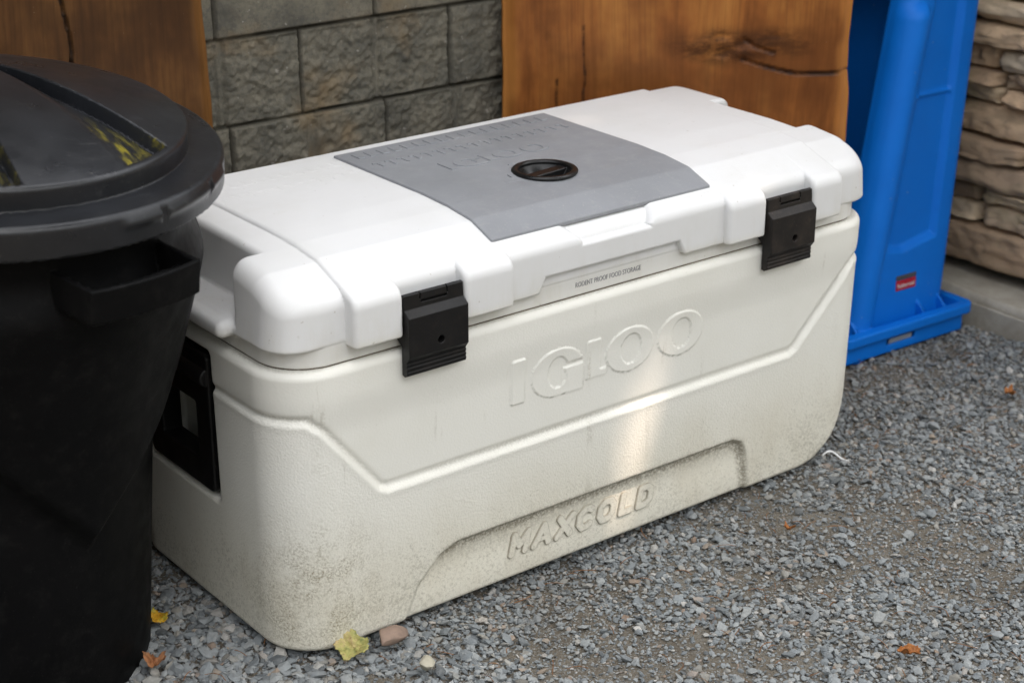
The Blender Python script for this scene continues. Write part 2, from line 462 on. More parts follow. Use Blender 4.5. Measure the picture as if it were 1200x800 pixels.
def f_maxcold(u, v):
    """italic bold MAXCOLD, cap height 1, sheared"""
    u = u - 0.30 * v
    W = 0.145
    P = []
    d = np.full(np.shape(u), 9.0)
    def st(a, b, w=W):
        return seg2(u, v, a, b) - w
    def polyseg(pts, w=W):
        r = st(pts[0], pts[1], w)
        for i in range(1, len(pts) - 1): r = np.minimum(r, st(pts[i], pts[i + 1], w))
        return r
    lo, hi = W, 1 - W
    def sh(pts, k): return [(p[0] + k, p[1]) for p in pts]
    out = [polyseg([(0.10, lo), (0.10, hi), (0.40, 0.42), (0.70, hi), (0.70, lo)]),
           polyseg(sh([(1.02, lo), (1.34, hi), (1.66, lo)], 0.07)), st((1.25, 0.34), (1.57, 0.34), 0.10),
           st((2.12, lo), (2.70, hi)), st((2.12, hi), (2.70, lo)),
           polyseg(sh([(3.40, 0.78), (3.28, hi), (3.06, hi), (2.88, 0.66), (2.88, 0.34), (3.06, lo), (3.28, lo), (3.40, 0.22)], 0.20)),
           polyseg(sh([(3.92, hi), (4.20, hi), (4.36, 0.66), (4.36, 0.34), (4.20, lo), (3.92, lo), (3.76, 0.34), (3.76, 0.66), (3.92, hi)], 0.28)),
           polyseg(sh([(4.74, hi), (4.74, lo), (5.20, lo)], 0.34)),
           polyseg(sh([(5.50, lo), (5.50, hi), (5.82, hi), (6.02, 0.70), (6.02, 0.30), (5.82, lo), (5.50, lo)], 0.42))]
    for o in out: d = np.minimum(d, o)
    return np.maximum(np.maximum(d, -v), v - 1)

# ------------------------------------------------------------------ COOLER
cooler = empty('cooler', (0, 0, 0), 'large white hard cooler with grey top panel and black latches standing on gravel', 'cooler')
CL, CW = 1.06, 0.46
ST = [(-0.5, 0.314), (0.040, 0.314), (0.060, 0.298), (0.141, 0.199), (0.152, 0.194), (0.880, 0.194), (0.892, 0.199), (0.998, 0.305), (1.012, 0.314), (1.6, 0.314)]
STEP = ST + [(1.6, -0.4), (-0.5, -0.4)]
REC = [(0.158, -0.06), (0.200, 0.030), (0.236, 0.064), (0.262, 0.0735), (0.770, 0.0735), (0.786, 0.066), (0.793, 0.050), (0.806, -0.06)]

def body_base(x, y, z):
    t = np.clip(z / 0.378, 0, 1.2)
    inset = 0.006 * (1 - t)
    r = 0.075
    qx = np.abs(x - CL / 2) - (CL / 2 - r - inset * 0.5); qy = np.abs(y - CW / 2 - 0.001) - (CW / 2 - r - inset)
    d2 = np.hypot(np.maximum(qx, 0), np.maximum(qy, 0)) + np.minimum(np.maximum(qx, qy), 0) - r
    d = rint(d2, -z - 0.020, 0.014)
    d = rint(d, z - 0.378, 0.011)
    # upswept right end
    ax, az = 0.150, 0.215
    e = np.hypot(np.maximum((x - (CL - ax)) / ax, 0), np.maximum((az - z - 0.020) / az, 0))
    d = rint(d, (e - 1) * 0.165, 0.012)
    # handle bays in both ends
    for s in (0, 1):
        xx = x if s == 0 else CL - x
        bay = box3(xx, y, z, (-0.2, 0.178, 0.152), (0.060, 0.372, 0.362), 0.006)
        d = rsub(d, bay, 0.008)
        lip = box3(xx, y, z, (-0.004, 0.19, 0.120), (0.02, 0.36, 0.150), 0.012)
    return d

def front_fields(x, y, z):
    s = poly2(x, z, STEP)          # <0 below the moulded step
    rc = poly2(x, z, REC) - 0.004
    return s, rc

def body_full(x, y, z):
    d = body_base(x, y, z)
    fr = sstep(0.20, 0.06, y)
    s, rc = front_fields(x, y, z)
    endw = np.maximum(fr, sstep(0.03, 0.0, np.minimum(x, CL - x)))
    low = sstep(0.005, -0.008, s)
    upp = 0.0045 * fr * (1 - low) * sstep(0.314 + 0.03, 0.314 - 0.03, z + 0 * x) + 0.0
    d = d + upp                                       # the panel inside the step sits back
    d = d + 0.0034 * np.exp(-((s - 0.002) / 0.0050) ** 2) * endw
    d = d - 0.0005 * np.exp(-((s + 0.0080) / 0.0050) ** 2) * endw
    face = sstep(0.05, 0.03, y)
    d = d + (0.0035 + 0.0065 * sstep(0.0, 0.065, z)) * sstep(0.0045, -0.0045, rc) * face
    lt = f_igloo(x - 0.351, z - 0.2515)
    d = d - 0.0020 * sstep(0.0011, -0.0018, lt) * face
    return d

def build_body():
    me = mesh_sdf('body', body_base, (-0.02, -0.02, -0.03), (1.08, 0.48, 0.39), 0.0020, full=body_full, block=20, proj=2)
    n = len(me.vertices); co = np.empty(n * 3, dtype=np.float32); me.vertices.foreach_get('co', co); co = co.reshape(-1, 3).astype(np.float64)
    x, y, z = co.T
    s, rc = front_fields(x, y, z)
    fr = sstep(0.10, 0.05, y)
    soil = 0.46 * np.exp(-((s - 0.0035) / 0.0042) ** 2) * sstep(0.30, 0.75, vnoise(x * 7, z * 7, None, 3) * 0.5 + 0.6) * np.maximum(fr, 0.3)
    soil += fr * sstep(0.014, 0.002, np.abs(rc + 0.003)) * sstep(0.03, 0.055, z + 0.035 * (vnoise(x * 18, z * 18, None, 5) + (x > 0.75) * 1.5)) * 0.9
    soil += fr * (rc < 0) * sstep(0.035, 0.072, z) * 0.55
    soil += 0.35 * sstep(0.3766, 0.3778, z) * sstep(0.3, 0.7, vnoise(x * 9, y * 9, None, 12) * 0.5 + 0.75)
    lt = f_igloo(x - 0.351, z - 0.2515)
    soil += fr * 0.40 * np.exp(-((lt - 0.001) / 0.0010) ** 2) * sstep(0.1, 0.6, vnoise(x * 30, z * 30, None, 8) + 0.3) * (z > 0.2)
    a = me.attributes.new('soil', 'FLOAT', 'POINT'); a.data.foreach_set('value', np.clip(soil, 0, 1).astype(np.float32))
    peb = np.clip(0.25 + 0.75 * sstep(0.003, -0.006, s), 0, 1) * (1 - 0.6 * fr * (rc < 0))
    a = me.attributes.new('pebble', 'FLOAT', 'POINT'); a.data.foreach_set('value', peb.astype(np.float32))
    return me

M_BODY, M_LID = mat_body(), mat_lid()
body = link('body', build_body(), M_BODY, cooler)
def mc(x, z):
    H = 0.0355
    return f_maxcold((x - 0.349) / H / 1.125, (z - 0.0205) / H) * H
def floor_y(z):
    return 0.006 * (1 - np.clip(z / 0.378, 0, 1.2)) + 0.0035 + 0.0065 * sstep(0.0, 0.065, z) - 0.0021
def mc_f(x, y, z):
    return rint(mc(x, z), np.abs(y - floor_y(z) - 0.0021) - 0.0022, 0.0009)
mcm = mesh_sdf('lettering', mc_f, (0.34, -0.004, 0.016), (0.65, 0.016, 0.060), 0.0010, block=16)
_n = len(mcm.vertices); _c = np.empty(_n * 3, dtype=np.float32); mcm.vertices.foreach_get('co', _c); _c = _c.reshape(-1, 3)
_s = 0.62 * sstep(-0.0015, -0.0006, mc(_c[:, 0], _c[:, 2])) + 0.12
_a = mcm.attributes.new('soil', 'FLOAT', 'POINT'); _a.data.foreach_set('value', np.clip(_s, 0, 1).astype(np.float32))
link('lettering', mcm, mat_body('grimy_letter_plastic', 0.12, 0.42), body)

# ---- lid
def prof(yf, top=0.503, drop=0.0, yb=0.458, r=0.020):
    sl = 0.32
    zt = top
    kz = zt - sl * (0.112 - yf)
    return [(yf, 0.30), (yf, kz - 0.001), (0.075, zt - sl * 0.026), (0.125, zt - 0.0025), (0.185, zt), (yb - 0.028, zt), (yb, zt - 0.014), (yb, 0.30)], r

def d_prof(y, z, p):
    pts, r = p
    # shrink the polygon by r (convex): move points inward approximately through the sdf
    return poly2(y, z, pts)

def rpoly(y, z, pts, r):
    """rounded convex polygon from its half planes (counter-clockwise or clockwise given, convex)"""
    # area sign
    A = sum(pts[i][0] * pts[(i + 1) % len(pts)][1] - pts[(i + 1) % len(pts)][0] * pts[i][1] for i in range(len(pts)))
    sg = 1 if A > 0 else -1
    L = []
    n = len(pts)
    for i in range(n):
        a, b = pts[i], pts[(i + 1) % n]
        ex, ey = b[0] - a[0], b[1] - a[1]; l = math.hypot(ex, ey)
        nx, ny = sg * ey / l, -sg * ex / l
        L.append((nx, ny, nx * a[0] + ny * a[1] - r))
    # inset vertices
    ip = []
    for i in range(n):
        n1, n2 = L[i - 1], L[i]
        det = n1[0] * n2[1] - n1[1] * n2[0]
        ip.append(((n1[2] * n2[1] - n1[1] * n2[2]) / det, (n1[0] * n2[2] - n1[2] * n2[0]) / det))
    return poly2(y, z, ip) - r

P_LOBE = prof(-0.010)
P_CEN = prof(0.002)
P_BACK = prof(0.010)

def lid_base(x, y, z):
    # rim
    rim = rint(box2(x, y, CL / 2, 0.234, CL / 2 - 0.014, 0.222, 0.066), np.abs(z - 0.400) - 0.0202, 0.0025)
    bx = np.abs(x - 0.53)
    full = rpoly(y, z, P_BACK[0], 0.020)
    cen = rpoly(y, z, P_CEN[0], 0.018)
    lob = rpoly(y, z, P_LOBE[0], 0.020)
    d = rint(full, bx - 0.429, 0.007)
    d = np.minimum(d, rint(cen, np.abs(x - 0.535) - 0.198, 0.005))
    for a, b in ((0.101, 0.173), (0.267, 0.346), (0.727, 0.801), (0.896, 0.959)):
        d = np.minimum(d, rint(lob, np.abs(x - (a + b) / 2) - (b - a) / 2, 0.007))
    # scoop under the panel's front edge
    sx = np.abs(x - 0.529) - (0.058 + np.clip((z - 0.459) * 0.9, 0, 0.05))
    scoop = np.maximum(np.maximum(sx * 0.75, y - 0.050), 0.457 - z + (0.004 - y) * 0.05)
    d = rsub(d, scoop, 0.006)
    # notch in the lower lip
    nx = np.abs(x - 0.525) - (0.118 + np.clip((0.4215 - z), 0, 0.03) * 0.5)
    notch = np.maximum(np.maximum(nx * 0.9, y - 0.026), z - 0.4215)
    d = rsub(d, notch, 0.004)
    # end caps
    dr = np.clip((z - 0.40) / 0.10, 0, 1) * 0.012
    plan = box2(x, y, CL / 2, 0.234, CL / 2 - 0.004 - dr, 0.2285, 0.054)
    capp = rpoly(y, z, prof(0.003, 0.4985, yb=0.456)[0], 0.021)
    cap = rint(plan, capp, 0.023)
    for s in (0, 1):
        xx = x if s == 0 else CL - x
        cut = np.maximum(xx - (0.050 + (z - 0.42) * 0.06), np.maximum(np.abs(y - 0.226) - (0.108 - (z - 0.42) * 0.24), 0.4205 - z))
        cap = rsub(cap, cut, 0.009)
    cap = rint(cap, 0.4045 - z, 0.004)
    d = np.minimum(d, rint(cap, bx - 0.60, 0.004))
    d = rint(d, 0.4005 - z, 0.003)
    d = np.minimum(d, rim)
    for s in (0, 1):
        xx = x if s == 0 else CL - x
        led = box3(xx, y, z, (-0.013, 0.122, 0.3985), (0.09, 0.330, 0.4215), 0.010)
        led = np.maximum(led, -(np.hypot(xx + 0.012, (y - 0.236) * 0.55) - 0.013))
        d = runi(d, led, 0.006)
    # well for the access cap
    d = rsub(d, np.maximum(np.hypot(x - 0.532, y - 0.163) - 0.038, 0.474 - z), 0.002)
    return d

def lid_full(x, y, z):
    d = lid_base(x, y, z)
    u = x / 0.0208; fx = (u - np.floor(u)) * 0.0208
    t1 = np.minimum(box2(fx, y, 0.006, 0.377, 0.0022, 0.009), box2(fx, y, 0.010, 0.369, 0.006, 0.0022))
    t2 = np.minimum(box2(fx, y, 0.012, 0.325, 0.0022, 0.009), box2(fx, y, 0.010, 0.333, 0.006, 0.0022))
    on = (z > 0.492) & ((x > 0.11) & (x < 0.330))
    return d - np.where(on, 0.0005 * sstep(0.0010, -0.0012, np.minimum(t1, t2)), 0)
lid = link('lid', mesh_sdf('lid', lid_base, (-0.02, -0.02, 0.37), (1.08, 0.475, 0.515), 0.0022, full=lid_full, block=16, proj=1), M_LID, cooler)

def seam_strip_f(x, y, z):
    return np.maximum(box2(x, y, CL / 2, 0.234, CL / 2 - 0.0165, 0.2195, 0.064), np.maximum(np.abs(z - 0.3795) - 0.0035, -box2(x, y, CL / 2, 0.234, CL / 2 - 0.030, 0.206, 0.052)))
M_SEAM = mat_simple('seam_shade_dirt', (0.16, 0.125, 0.085), (0.07, 0.052, 0.036), rough=0.9, nscale=30)  # dark strip added in the lid seam to draw its shaded, dirty line
link('seam_strip', mesh_sdf('seam_strip', seam_strip_f, (0, 0, 0.37), (1.06, 0.47, 0.388), 0.003, block=16, proj=1), M_SEAM, cooler)
# ---- grey top panel
M_GREY = mat_simple('grey_panel_plastic', (0.255, 0.263, 0.280), (0.222, 0.23, 0.244), rough=0.50, nscale=6, bump_scale=500, bump=0.10, dust=(0.50, 0.49, 0.46), dust_amt=0.30)
def pl_letters(x, y, z):
    return rint(f_igloo((x - 0.430) / 0.53, (y - 0.243) / 0.56) * 0.53, np.abs(z - 0.5065) - 0.0015, 0.0006)
def pl_marks(x, y, z):
    u = x / 0.0208; fx = (u - np.floor(u)) * 0.0208
    t1 = np.minimum(box2(fx, y, 0.006, 0.379, 0.0020, 0.010), box2(fx, y, 0.010, 0.370, 0.006, 0.0020))
    t2 = np.minimum(box2(fx, y, 0.012, 0.325, 0.0020, 0.010), box2(fx, y, 0.010, 0.334, 0.006, 0.0020))
    d = np.maximum(np.minimum(t1, t2), np.maximum(0.3535 - x, x - 0.707))
    a = np.arctan2(y - 0.163, x - 0.532); r = np.hypot(x - 0.532, y - 0.163)
    arc = np.maximum(np.abs(r - 0.056) - 0.0013, np.minimum(np.abs(a - 1.95) - 0.10, np.abs(a - 3.0) - 0.10))
    return rint(np.minimum(d, arc), np.abs(z - 0.5063) - 0.0014, 0.0005)
def panel_base(x, y, z):
    p = rpoly(y, z, P_CEN[0], 0.018)
    d = np.abs(p - 0.0005) - 0.0030
    # outline in plan, cut at the slanted front edge
    d = rint(d, np.abs(x - 0.531) - 0.193, 0.0015)
    d = rint(d, 0.030 - y, 0.0012); d = rint(d, y - 0.405, 0.0015)
    d = rsub(d, np.hypot(x - 0.532, y - 0.163) - 0.040, 0.001)
    return d
panel = link('top_panel', mesh_sdf('top_panel', panel_base, (0.33, 0.02, 0.46), (0.735, 0.415, 0.515), 0.0018, block=16), M_GREY, lid)
def pl_all(x, y, z):
    r = np.hypot(x - 0.532, y - 0.163)
    backing = np.maximum(np.minimum(box2(x, y, 0.531, 0.313, 0.180, 0.078), np.maximum(box2(x, y, 0.502, 0.196, 0.045, 0.045), 0.048 - r)), np.abs(z - 0.5043) - 0.0013)
    return np.minimum(np.minimum(pl_letters(x, y, z), pl_marks(x, y, z)), backing)
link('lettering', mesh_sdf('lettering', pl_all, (0.345, 0.15, 0.503), (0.715, 0.395, 0.510), 0.0008, block=16, proj=1), M_GREY, lid)
M_BLK = mat_simple('black_latch_plastic', (0.0055, 0.0055, 0.006), (0.009, 0.0085, 0.0085), rough=0.40, nscale=9, bump_scale=400, bump=0.08, dust=(0.16, 0.12, 0.09), dust_amt=0.10, spec=0.28)
M_GLOSS = mat_simple('black_cap_plastic', (0.006, 0.006, 0.0065), (0.009, 0.009, 0.009), rough=0.33, bump_scale=200, bump=0.03, spec=0.35)
def knob_f(x, y, z):
    r = np.hypot(x, y)
    ring = np.hypot(r - 0.0420, z * 1.4) - 0.0050
    bowl = np.maximum(np.abs(np.hypot(r, (z - 0.020)) - 0.0450) - 0.0016, np.maximum(z - 0.003, r - 0.042))
    d = np.minimum(ring, bowl)
    u = x * math.cos(0.12) + y * math.sin(0.12); v = -x * math.sin(0.12) + y * math.cos(0.12)
    bar = box3(u, v, z, (-0.040, -0.0085, -0.024), (0.040, 0.0085, -0.0015), 0.002)
    bar = np.maximum(bar, r - 0.0395)
    return np.minimum(d, bar)
link('access_cap', mesh_sdf('access_cap', knob_f, (-0.05, -0.05, -0.030), (0.05, 0.05, 0.012), 0.0012, block=16), M_GLOSS, lid, (0.532, 0.163, 0.5065))

# ---- latches
def latch_f(x, y, z):
    P = [(0.010, 0.447), (-0.003, 0.4535), (-0.007, 0.452), (-0.0085, 0.434), (-0.0185, 0.426), (-0.0185, 0.374), (-0.0125, 0.366), (-0.0125, 0.348), (-0.006, 0.3445), (-0.0006, 0.346), (-0.0006, 0.384), (0.010, 0.392)]
    p = poly2(y, z, P)
    rib = 0.0012 * (np.abs(((z - 0.348) / 0.0058) % 1 - 0.5) * 2 - 0.5) * (z < 0.3655) * (z > 0.349) * (y < -0.004)
    d = rint(p + rib, np.abs(x) - 0.0455, 0.0012)
    # hinge barrel slot
    d = np.maximum(d, -np.maximum(np.abs(np.abs(x) - 0.0205) - 0.0008, np.maximum(0.444 - z, y - 0.0)))
    slot = np.maximum(np.maximum(np.abs(x) - 0.0195, np.abs(z - 0.4415) - 0.0016), y + 0.003)
    d = np.maximum(d, -slot)
    # padlock hole
    d = rsub(d, np.maximum(np.hypot(x - 0.003, z - 0.3885) - 0.0050, y + 0.006), 0.0008)
    return d
latch_me = mesh_sdf('latch', latch_f, (-0.05, -0.024, 0.338), (0.05, 0.016, 0.458), 0.0012, block=16)
latch_me.materials.append(M_BLK)
M_BLK2 = mat_simple('scuffed_latch_plastic', (0.008, 0.0075, 0.0075), (0.020, 0.016, 0.014), rough=0.42, nscale=22, bump_scale=400, bump=0.08, dust=(0.14, 0.10, 0.075), dust_amt=0.30, spec=0.28)
for lx, lb in ((0.2195, None), (0.849, 'black latch with brown scuffs')):
    o = bpy.data.objects.new('latch', latch_me); COL.objects.link(o); o.parent = cooler; o.location = (lx, 0, 0)
    if lb:
        o['label'] = lb
        o.material_slots[0].link = 'OBJECT'; o.material_slots[0].material = M_BLK2

# ---- side handles
def handle_f(x, y, z):
    plate = box3(x, y, z, (0.012, 0.182, 0.156), (0.030, 0.368, 0.358), 0.003)
    fr = box2(y, z, 0.275, 0.256, 0.088, 0.098, 0.010)
    hole = box2(y, z, 0.275, 0.238, 0.050, 0.040, 0.004)
    loop = rint(np.maximum(fr, -hole), np.abs(x - 0.008) - 0.007, 0.003)
    plate = np.maximum(plate, -box3(x, y, z, (-0.1, 0.225, 0.198), (0.1, 0.325, 0.278), 0.002))
    grip = np.hypot(x - 0.004, z - 0.322) - 0.013
    grip = rint(grip, np.abs(y - 0.275) - 0.086, 0.003)
    return np.minimum(np.minimum(plate, loop), grip)
hme = mesh_sdf('side_handle', handle_f, (-0.015, 0.17, 0.14), (0.04, 0.38, 0.37), 0.0022, block=16)
hme.materials.append(M_BLK)
o = bpy.data.objects.new('side_handle', hme); COL.objects.link(o); o.parent = cooler
o = bpy.data.objects.new('side_handle', hme); COL.objects.link(o); o.parent = cooler
o.location = (CL, 0.55, 0); o.rotation_euler = (0, 0, math.pi)

def text_mesh(name, body, size, mat, parent, loc, rot, extrude=0.0002, sx=1.0, align='LEFT'):
    cu = bpy.data.curves.new(name, 'FONT'); cu.body = body; cu.size = size; cu.extrude = extrude; cu.align_x = align
    ob = bpy.data.objects.new(name, cu); COL.objects.link(ob)
    dg = bpy.context.evaluated_depsgraph_get()
    me = bpy.data.meshes.new_from_object(ob.evaluated_get(dg))
    bpy.data.objects.remove(ob); bpy.data.curves.remove(cu)
    me.name = name
    o = link(name, me, None, parent, loc)
    me.materials.clear(); me.materials.append(mat)
    o.rotation_euler = rot; o.scale = (sx, 1, 1)
    return o
M_INK = mat_simple('printed_ink', (0.27, 0.27, 0.28), rough=0.5)
text_mesh('lettering', 'RODENT PROOF FOOD STORAGE', 0.0100, M_INK, cooler, (0.464, 0.0117, 0.3920), (math.pi / 2, 0, 0), sx=0.76)

# ------------------------------------------------------------------ TRASH CAN
M_CAN = mat_simple('black_bin_plastic', (0.0025, 0.0026, 0.0028), (0.004, 0.004, 0.0042), rough=0.50, nscale=7, bump_scale=260, bump=0.22, dust=(0.05, 0.047, 0.043), dust_amt=0.20, spec=0.08)
def mat_canlid():
    t = NT('weathered_lid_plastic'); c = t.coords()
    base = t.mix(t.fr(t.noise(c, 8, 5, 0.6), 0.35, 0.7), (0.0085, 0.0093, 0.0113), (0.014, 0.0152, 0.0183))
    scr = t.fr(t.noise(t.coords((4, 40, 4), rot=(0, 0, 0.5)), 6, 4, 0.7), 0.60, 0.72)
    base = t.mix(t.math('MULTIPLY', scr, 0.22), base, (0.12, 0.12, 0.12))
    sp = t.fr(t.noise(c, 300, 2, 0.6), 0.70, 0.76)
    base = t.mix(t.math('MULTIPLY', sp, 0.5), base, (0.20, 0.19, 0.17))
    at = t.n('ShaderNodeAttribute', attribute_name='pollen')
    base = t.mix(t.math('MULTIPLY', at.outputs['Fac'], t.fr(t.noise(t.coords((50, 16, 20)), 1.6, 5, 0.75), 0.46, 0.70)), base, (0.30, 0.25, 0.02))
    return t.set(color=base, rough=t.fr(t.noise(c, 20, 4), 0.3, 0.7, 0.27, 0.38), normal=t.bump(t.noise(c, 250, 3), 0.20, 0.0008), spec=0.48)
M_CANLID = mat_canlid()
can = empty('trash_can', (-0.29, 0.30, -0.012), 'round black plastic trash can with domed lid beside the white cooler', 'trash can')
TN = Vector((0.056, -0.098, 1)).normalized()
can.rotation_euler = Vector((0, 0, 1)).rotation_difference(TN).to_euler()
HA = math.radians(-77)
def can_r(z):
    return np.interp(z, [-0.03, 0.02, 0.30, 0.42, 0.55, 0.675], [0.214, 0.214, 0.211, 0.220, 0.243, 0.257])
def can_f(x, y, z):
    r = np.hypot(x, y); a = np.arctan2(y, x)
    cone = (r - can_r(z)) * 0.985
    # swelling under each handle
    for h in (HA, HA + math.pi):
        da = np.abs((a - h + math.pi) % (2 * math.pi) - math.pi)
        u = da * 0.24
        boss = sstep(0.0, 0.045, z - (0.235 + 0.95 * u)) * 0.021 * sstep(0.62, 0.56, z + 0.0 * u)
        cone = cone - boss
    d = rint(cone, -z - 0.022, 0.008)
    d = np.maximum(d, z - 0.672)
    d = np.maximum(d, -np.maximum(r - can_r(z) + 0.006, 0.0 - z))
    rimr = np.hypot(r - 0.263, z - 0.665) - 0.010
    d = np.minimum(d, rimr)
    # vertical ribs are faint
    for h in (HA, HA + math.pi):
        ux = x * math.cos(h) + y * math.sin(h); uy = -x * math.sin(h) + y * math.cos(h)
        hw = 0.074
        outer = np.hypot(ux + 0.05, uy) - 0.366 + 0 * ux
        shell = np.abs(outer + 0.003) - 0.0035
        bar = rint(np.maximum(shell, np.abs(uy) - hw), np.abs(z - 0.606) - 0.020, 0.002)
        bar = np.where(ux > 0.1, bar, 1.0)
        sid = np.maximum(np.maximum(np.abs(np.abs(uy) - hw + 0.003) - 0.0035, outer), np.maximum(0.22 - ux, np.abs(z - 0.606) - 0.020))
        lip = np.maximum(np.maximum(np.abs(uy) - hw, np.abs(outer + 0.028) - 0.0018), np.abs(z - 0.602) - 0.012)
        lip = np.where(ux > 0.1, lip, 1.0)
        d = np.minimum(d, np.minimum(bar, np.minimum(sid, lip)))
    return d
link('can_body', mesh_sdf('can_body', can_f, (-0.36, -0.36, -0.03), (0.36, 0.36, 0.68), 0.0036, block=16), M_CAN, can)
# lid (local to the can; tilt handled by the parent)
def dome_z(r):
    return 0.063 + 0.038 * (1 - (r / 0.24) ** 2)
WEDGES = [((0.065, 0.069), (0.157, -0.187), (0.048, 0.069), (0.084, -0.228)), ((-0.020, -0.050), (-0.040, -0.240), (-0.034, -0.050), (-0.108, -0.215))]
def wedge_t(x, y, w):
    F0, F1, N0, N1 = w
    fx = F0[0] + (F1[0] - F0[0]) * (y - F0[1]) / (F1[1] - F0[1])
    nx = N0[0] + (N1[0] - N0[0]) * (y - N0[1]) / (N1[1] - N0[1])
    return fx, nx
def wedge_cut(x, y, z):
    d = np.full(np.shape(x), 9.0)
    r = np.hypot(x, y)
    for sx in (1, -1):
        px, py = x * sx, y * sx
        for w in WEDGES:
            fx, nx = wedge_t(px, py, w)
            wid = np.maximum(fx - nx, 0.004)
            t = np.clip((fx - px) / wid, -0.5, 1.5)
            floor = dome_z(np.minimum(r, 0.26)) - 0.021 * (1 - t)
            c = np.maximum(np.maximum((px - fx) * 0.97, (nx - px) * 0.97 - 0.002), (floor - z) * 0.7)
            c = np.maximum(c, np.maximum(r - 0.234, py - (w[0][1] + 0.03)))
            d = np.minimum(d, c)
    return d
def canlid_f(x, y, z):
    r = np.hypot(x, y)
    d_out = rint(r - 0.287 + (z - 0.0) * 0.05, z - 0.036 - (0.287 - r) * 0.03, 0.007)
    dome = np.maximum(rint(r - 0.243, (z - dome_z(r)), 0.004), 0.02 - z)
    dome = rsub(dome, wedge_cut(x, y, z), 0.0015)
    d = np.minimum(d_out, dome)
    d = np.maximum(d, -z)
    a = np.arctan2(y, x)
    d = np.maximum(d, -np.maximum(r - 0.278, z - 0.026))
    # moulded grip tab on the skirt
    da = np.abs((a + 1.02 + math.pi) % (2 * math.pi) - math.pi)
    d = d - 0.004 * sstep(0.40, 0.34, da) * np.exp(-((z - 0.024) / 0.006) ** 2) * (np.abs(da - 0.17) > 0.018)
    return d
def relief_lid():
    me = mesh_sdf('lid', canlid_f, (-0.30, -0.30, -0.006), (0.30, 0.30, 0.095), 0.0026, block=16, proj=1)
    n = len(me.vertices); co = np.empty(n * 3, dtype=np.float32); me.vertices.foreach_get('co', co); co = co.reshape(-1, 3).astype(np.float64)
    x, y, z = co.T
    pol = np.zeros(n)
    for px, py in ((x, y), (-x, -y)):
        for w, k in zip(WEDGES, (1.0, 0.6)):
            fx, nx = wedge_t(px, py, w)
            ins = (px < fx) & (px > nx) & (py < w[0][1])
            pol += k * ins * sstep(-0.08, -0.19, py) * (z < dome_z(np.hypot(x, y)) - 0.0012) * (np.hypot(x, y) < 0.2335)
    a = me.attributes.new('pollen', 'FLOAT', 'POINT'); a.data.foreach_set('value', np.clip(pol, 0, 1).astype(np.float32))
    return me
link('lid', relief_lid(), M_CANLID, can, (0, 0, 0.655))

# ------------------------------------------------------------------ BLUE BIN (upside down)
def mat_blue():
    t = NT('blue_bin_plastic'); c = t.coords()
    base = t.mix(t.fr(t.noise(c, 6, 4, 0.6), 0.35, 0.7), (0.002, 0.150, 0.62), (0.003, 0.168, 0.67))
    sc = t.fr(t.noise(t.coords((60, 60, 8)), 1.0, 5, 0.75), 0.66, 0.74)
    base = t.mix(t.math('MULTIPLY', sc, 0.25), base, (0.16, 0.36, 0.74))
    sp = t.fr(t.noise(c, 90, 2), 0.745, 0.78)
    base = t.mix(t.math('MULTIPLY', sp, 0.45), base, (0.35, 0.42, 0.55))
    return t.set(color=base, rough=0.46, normal=t.bump(t.noise(c, 220, 3), 0.12, 0.0008), spec=0.22)
M_BLUE = mat_blue()
bin_o = empty('recycling_bin', (1.452, 0.252, -0.019), 'tall blue plastic bin standing upside down on its rim by the stone wall', 'bin')
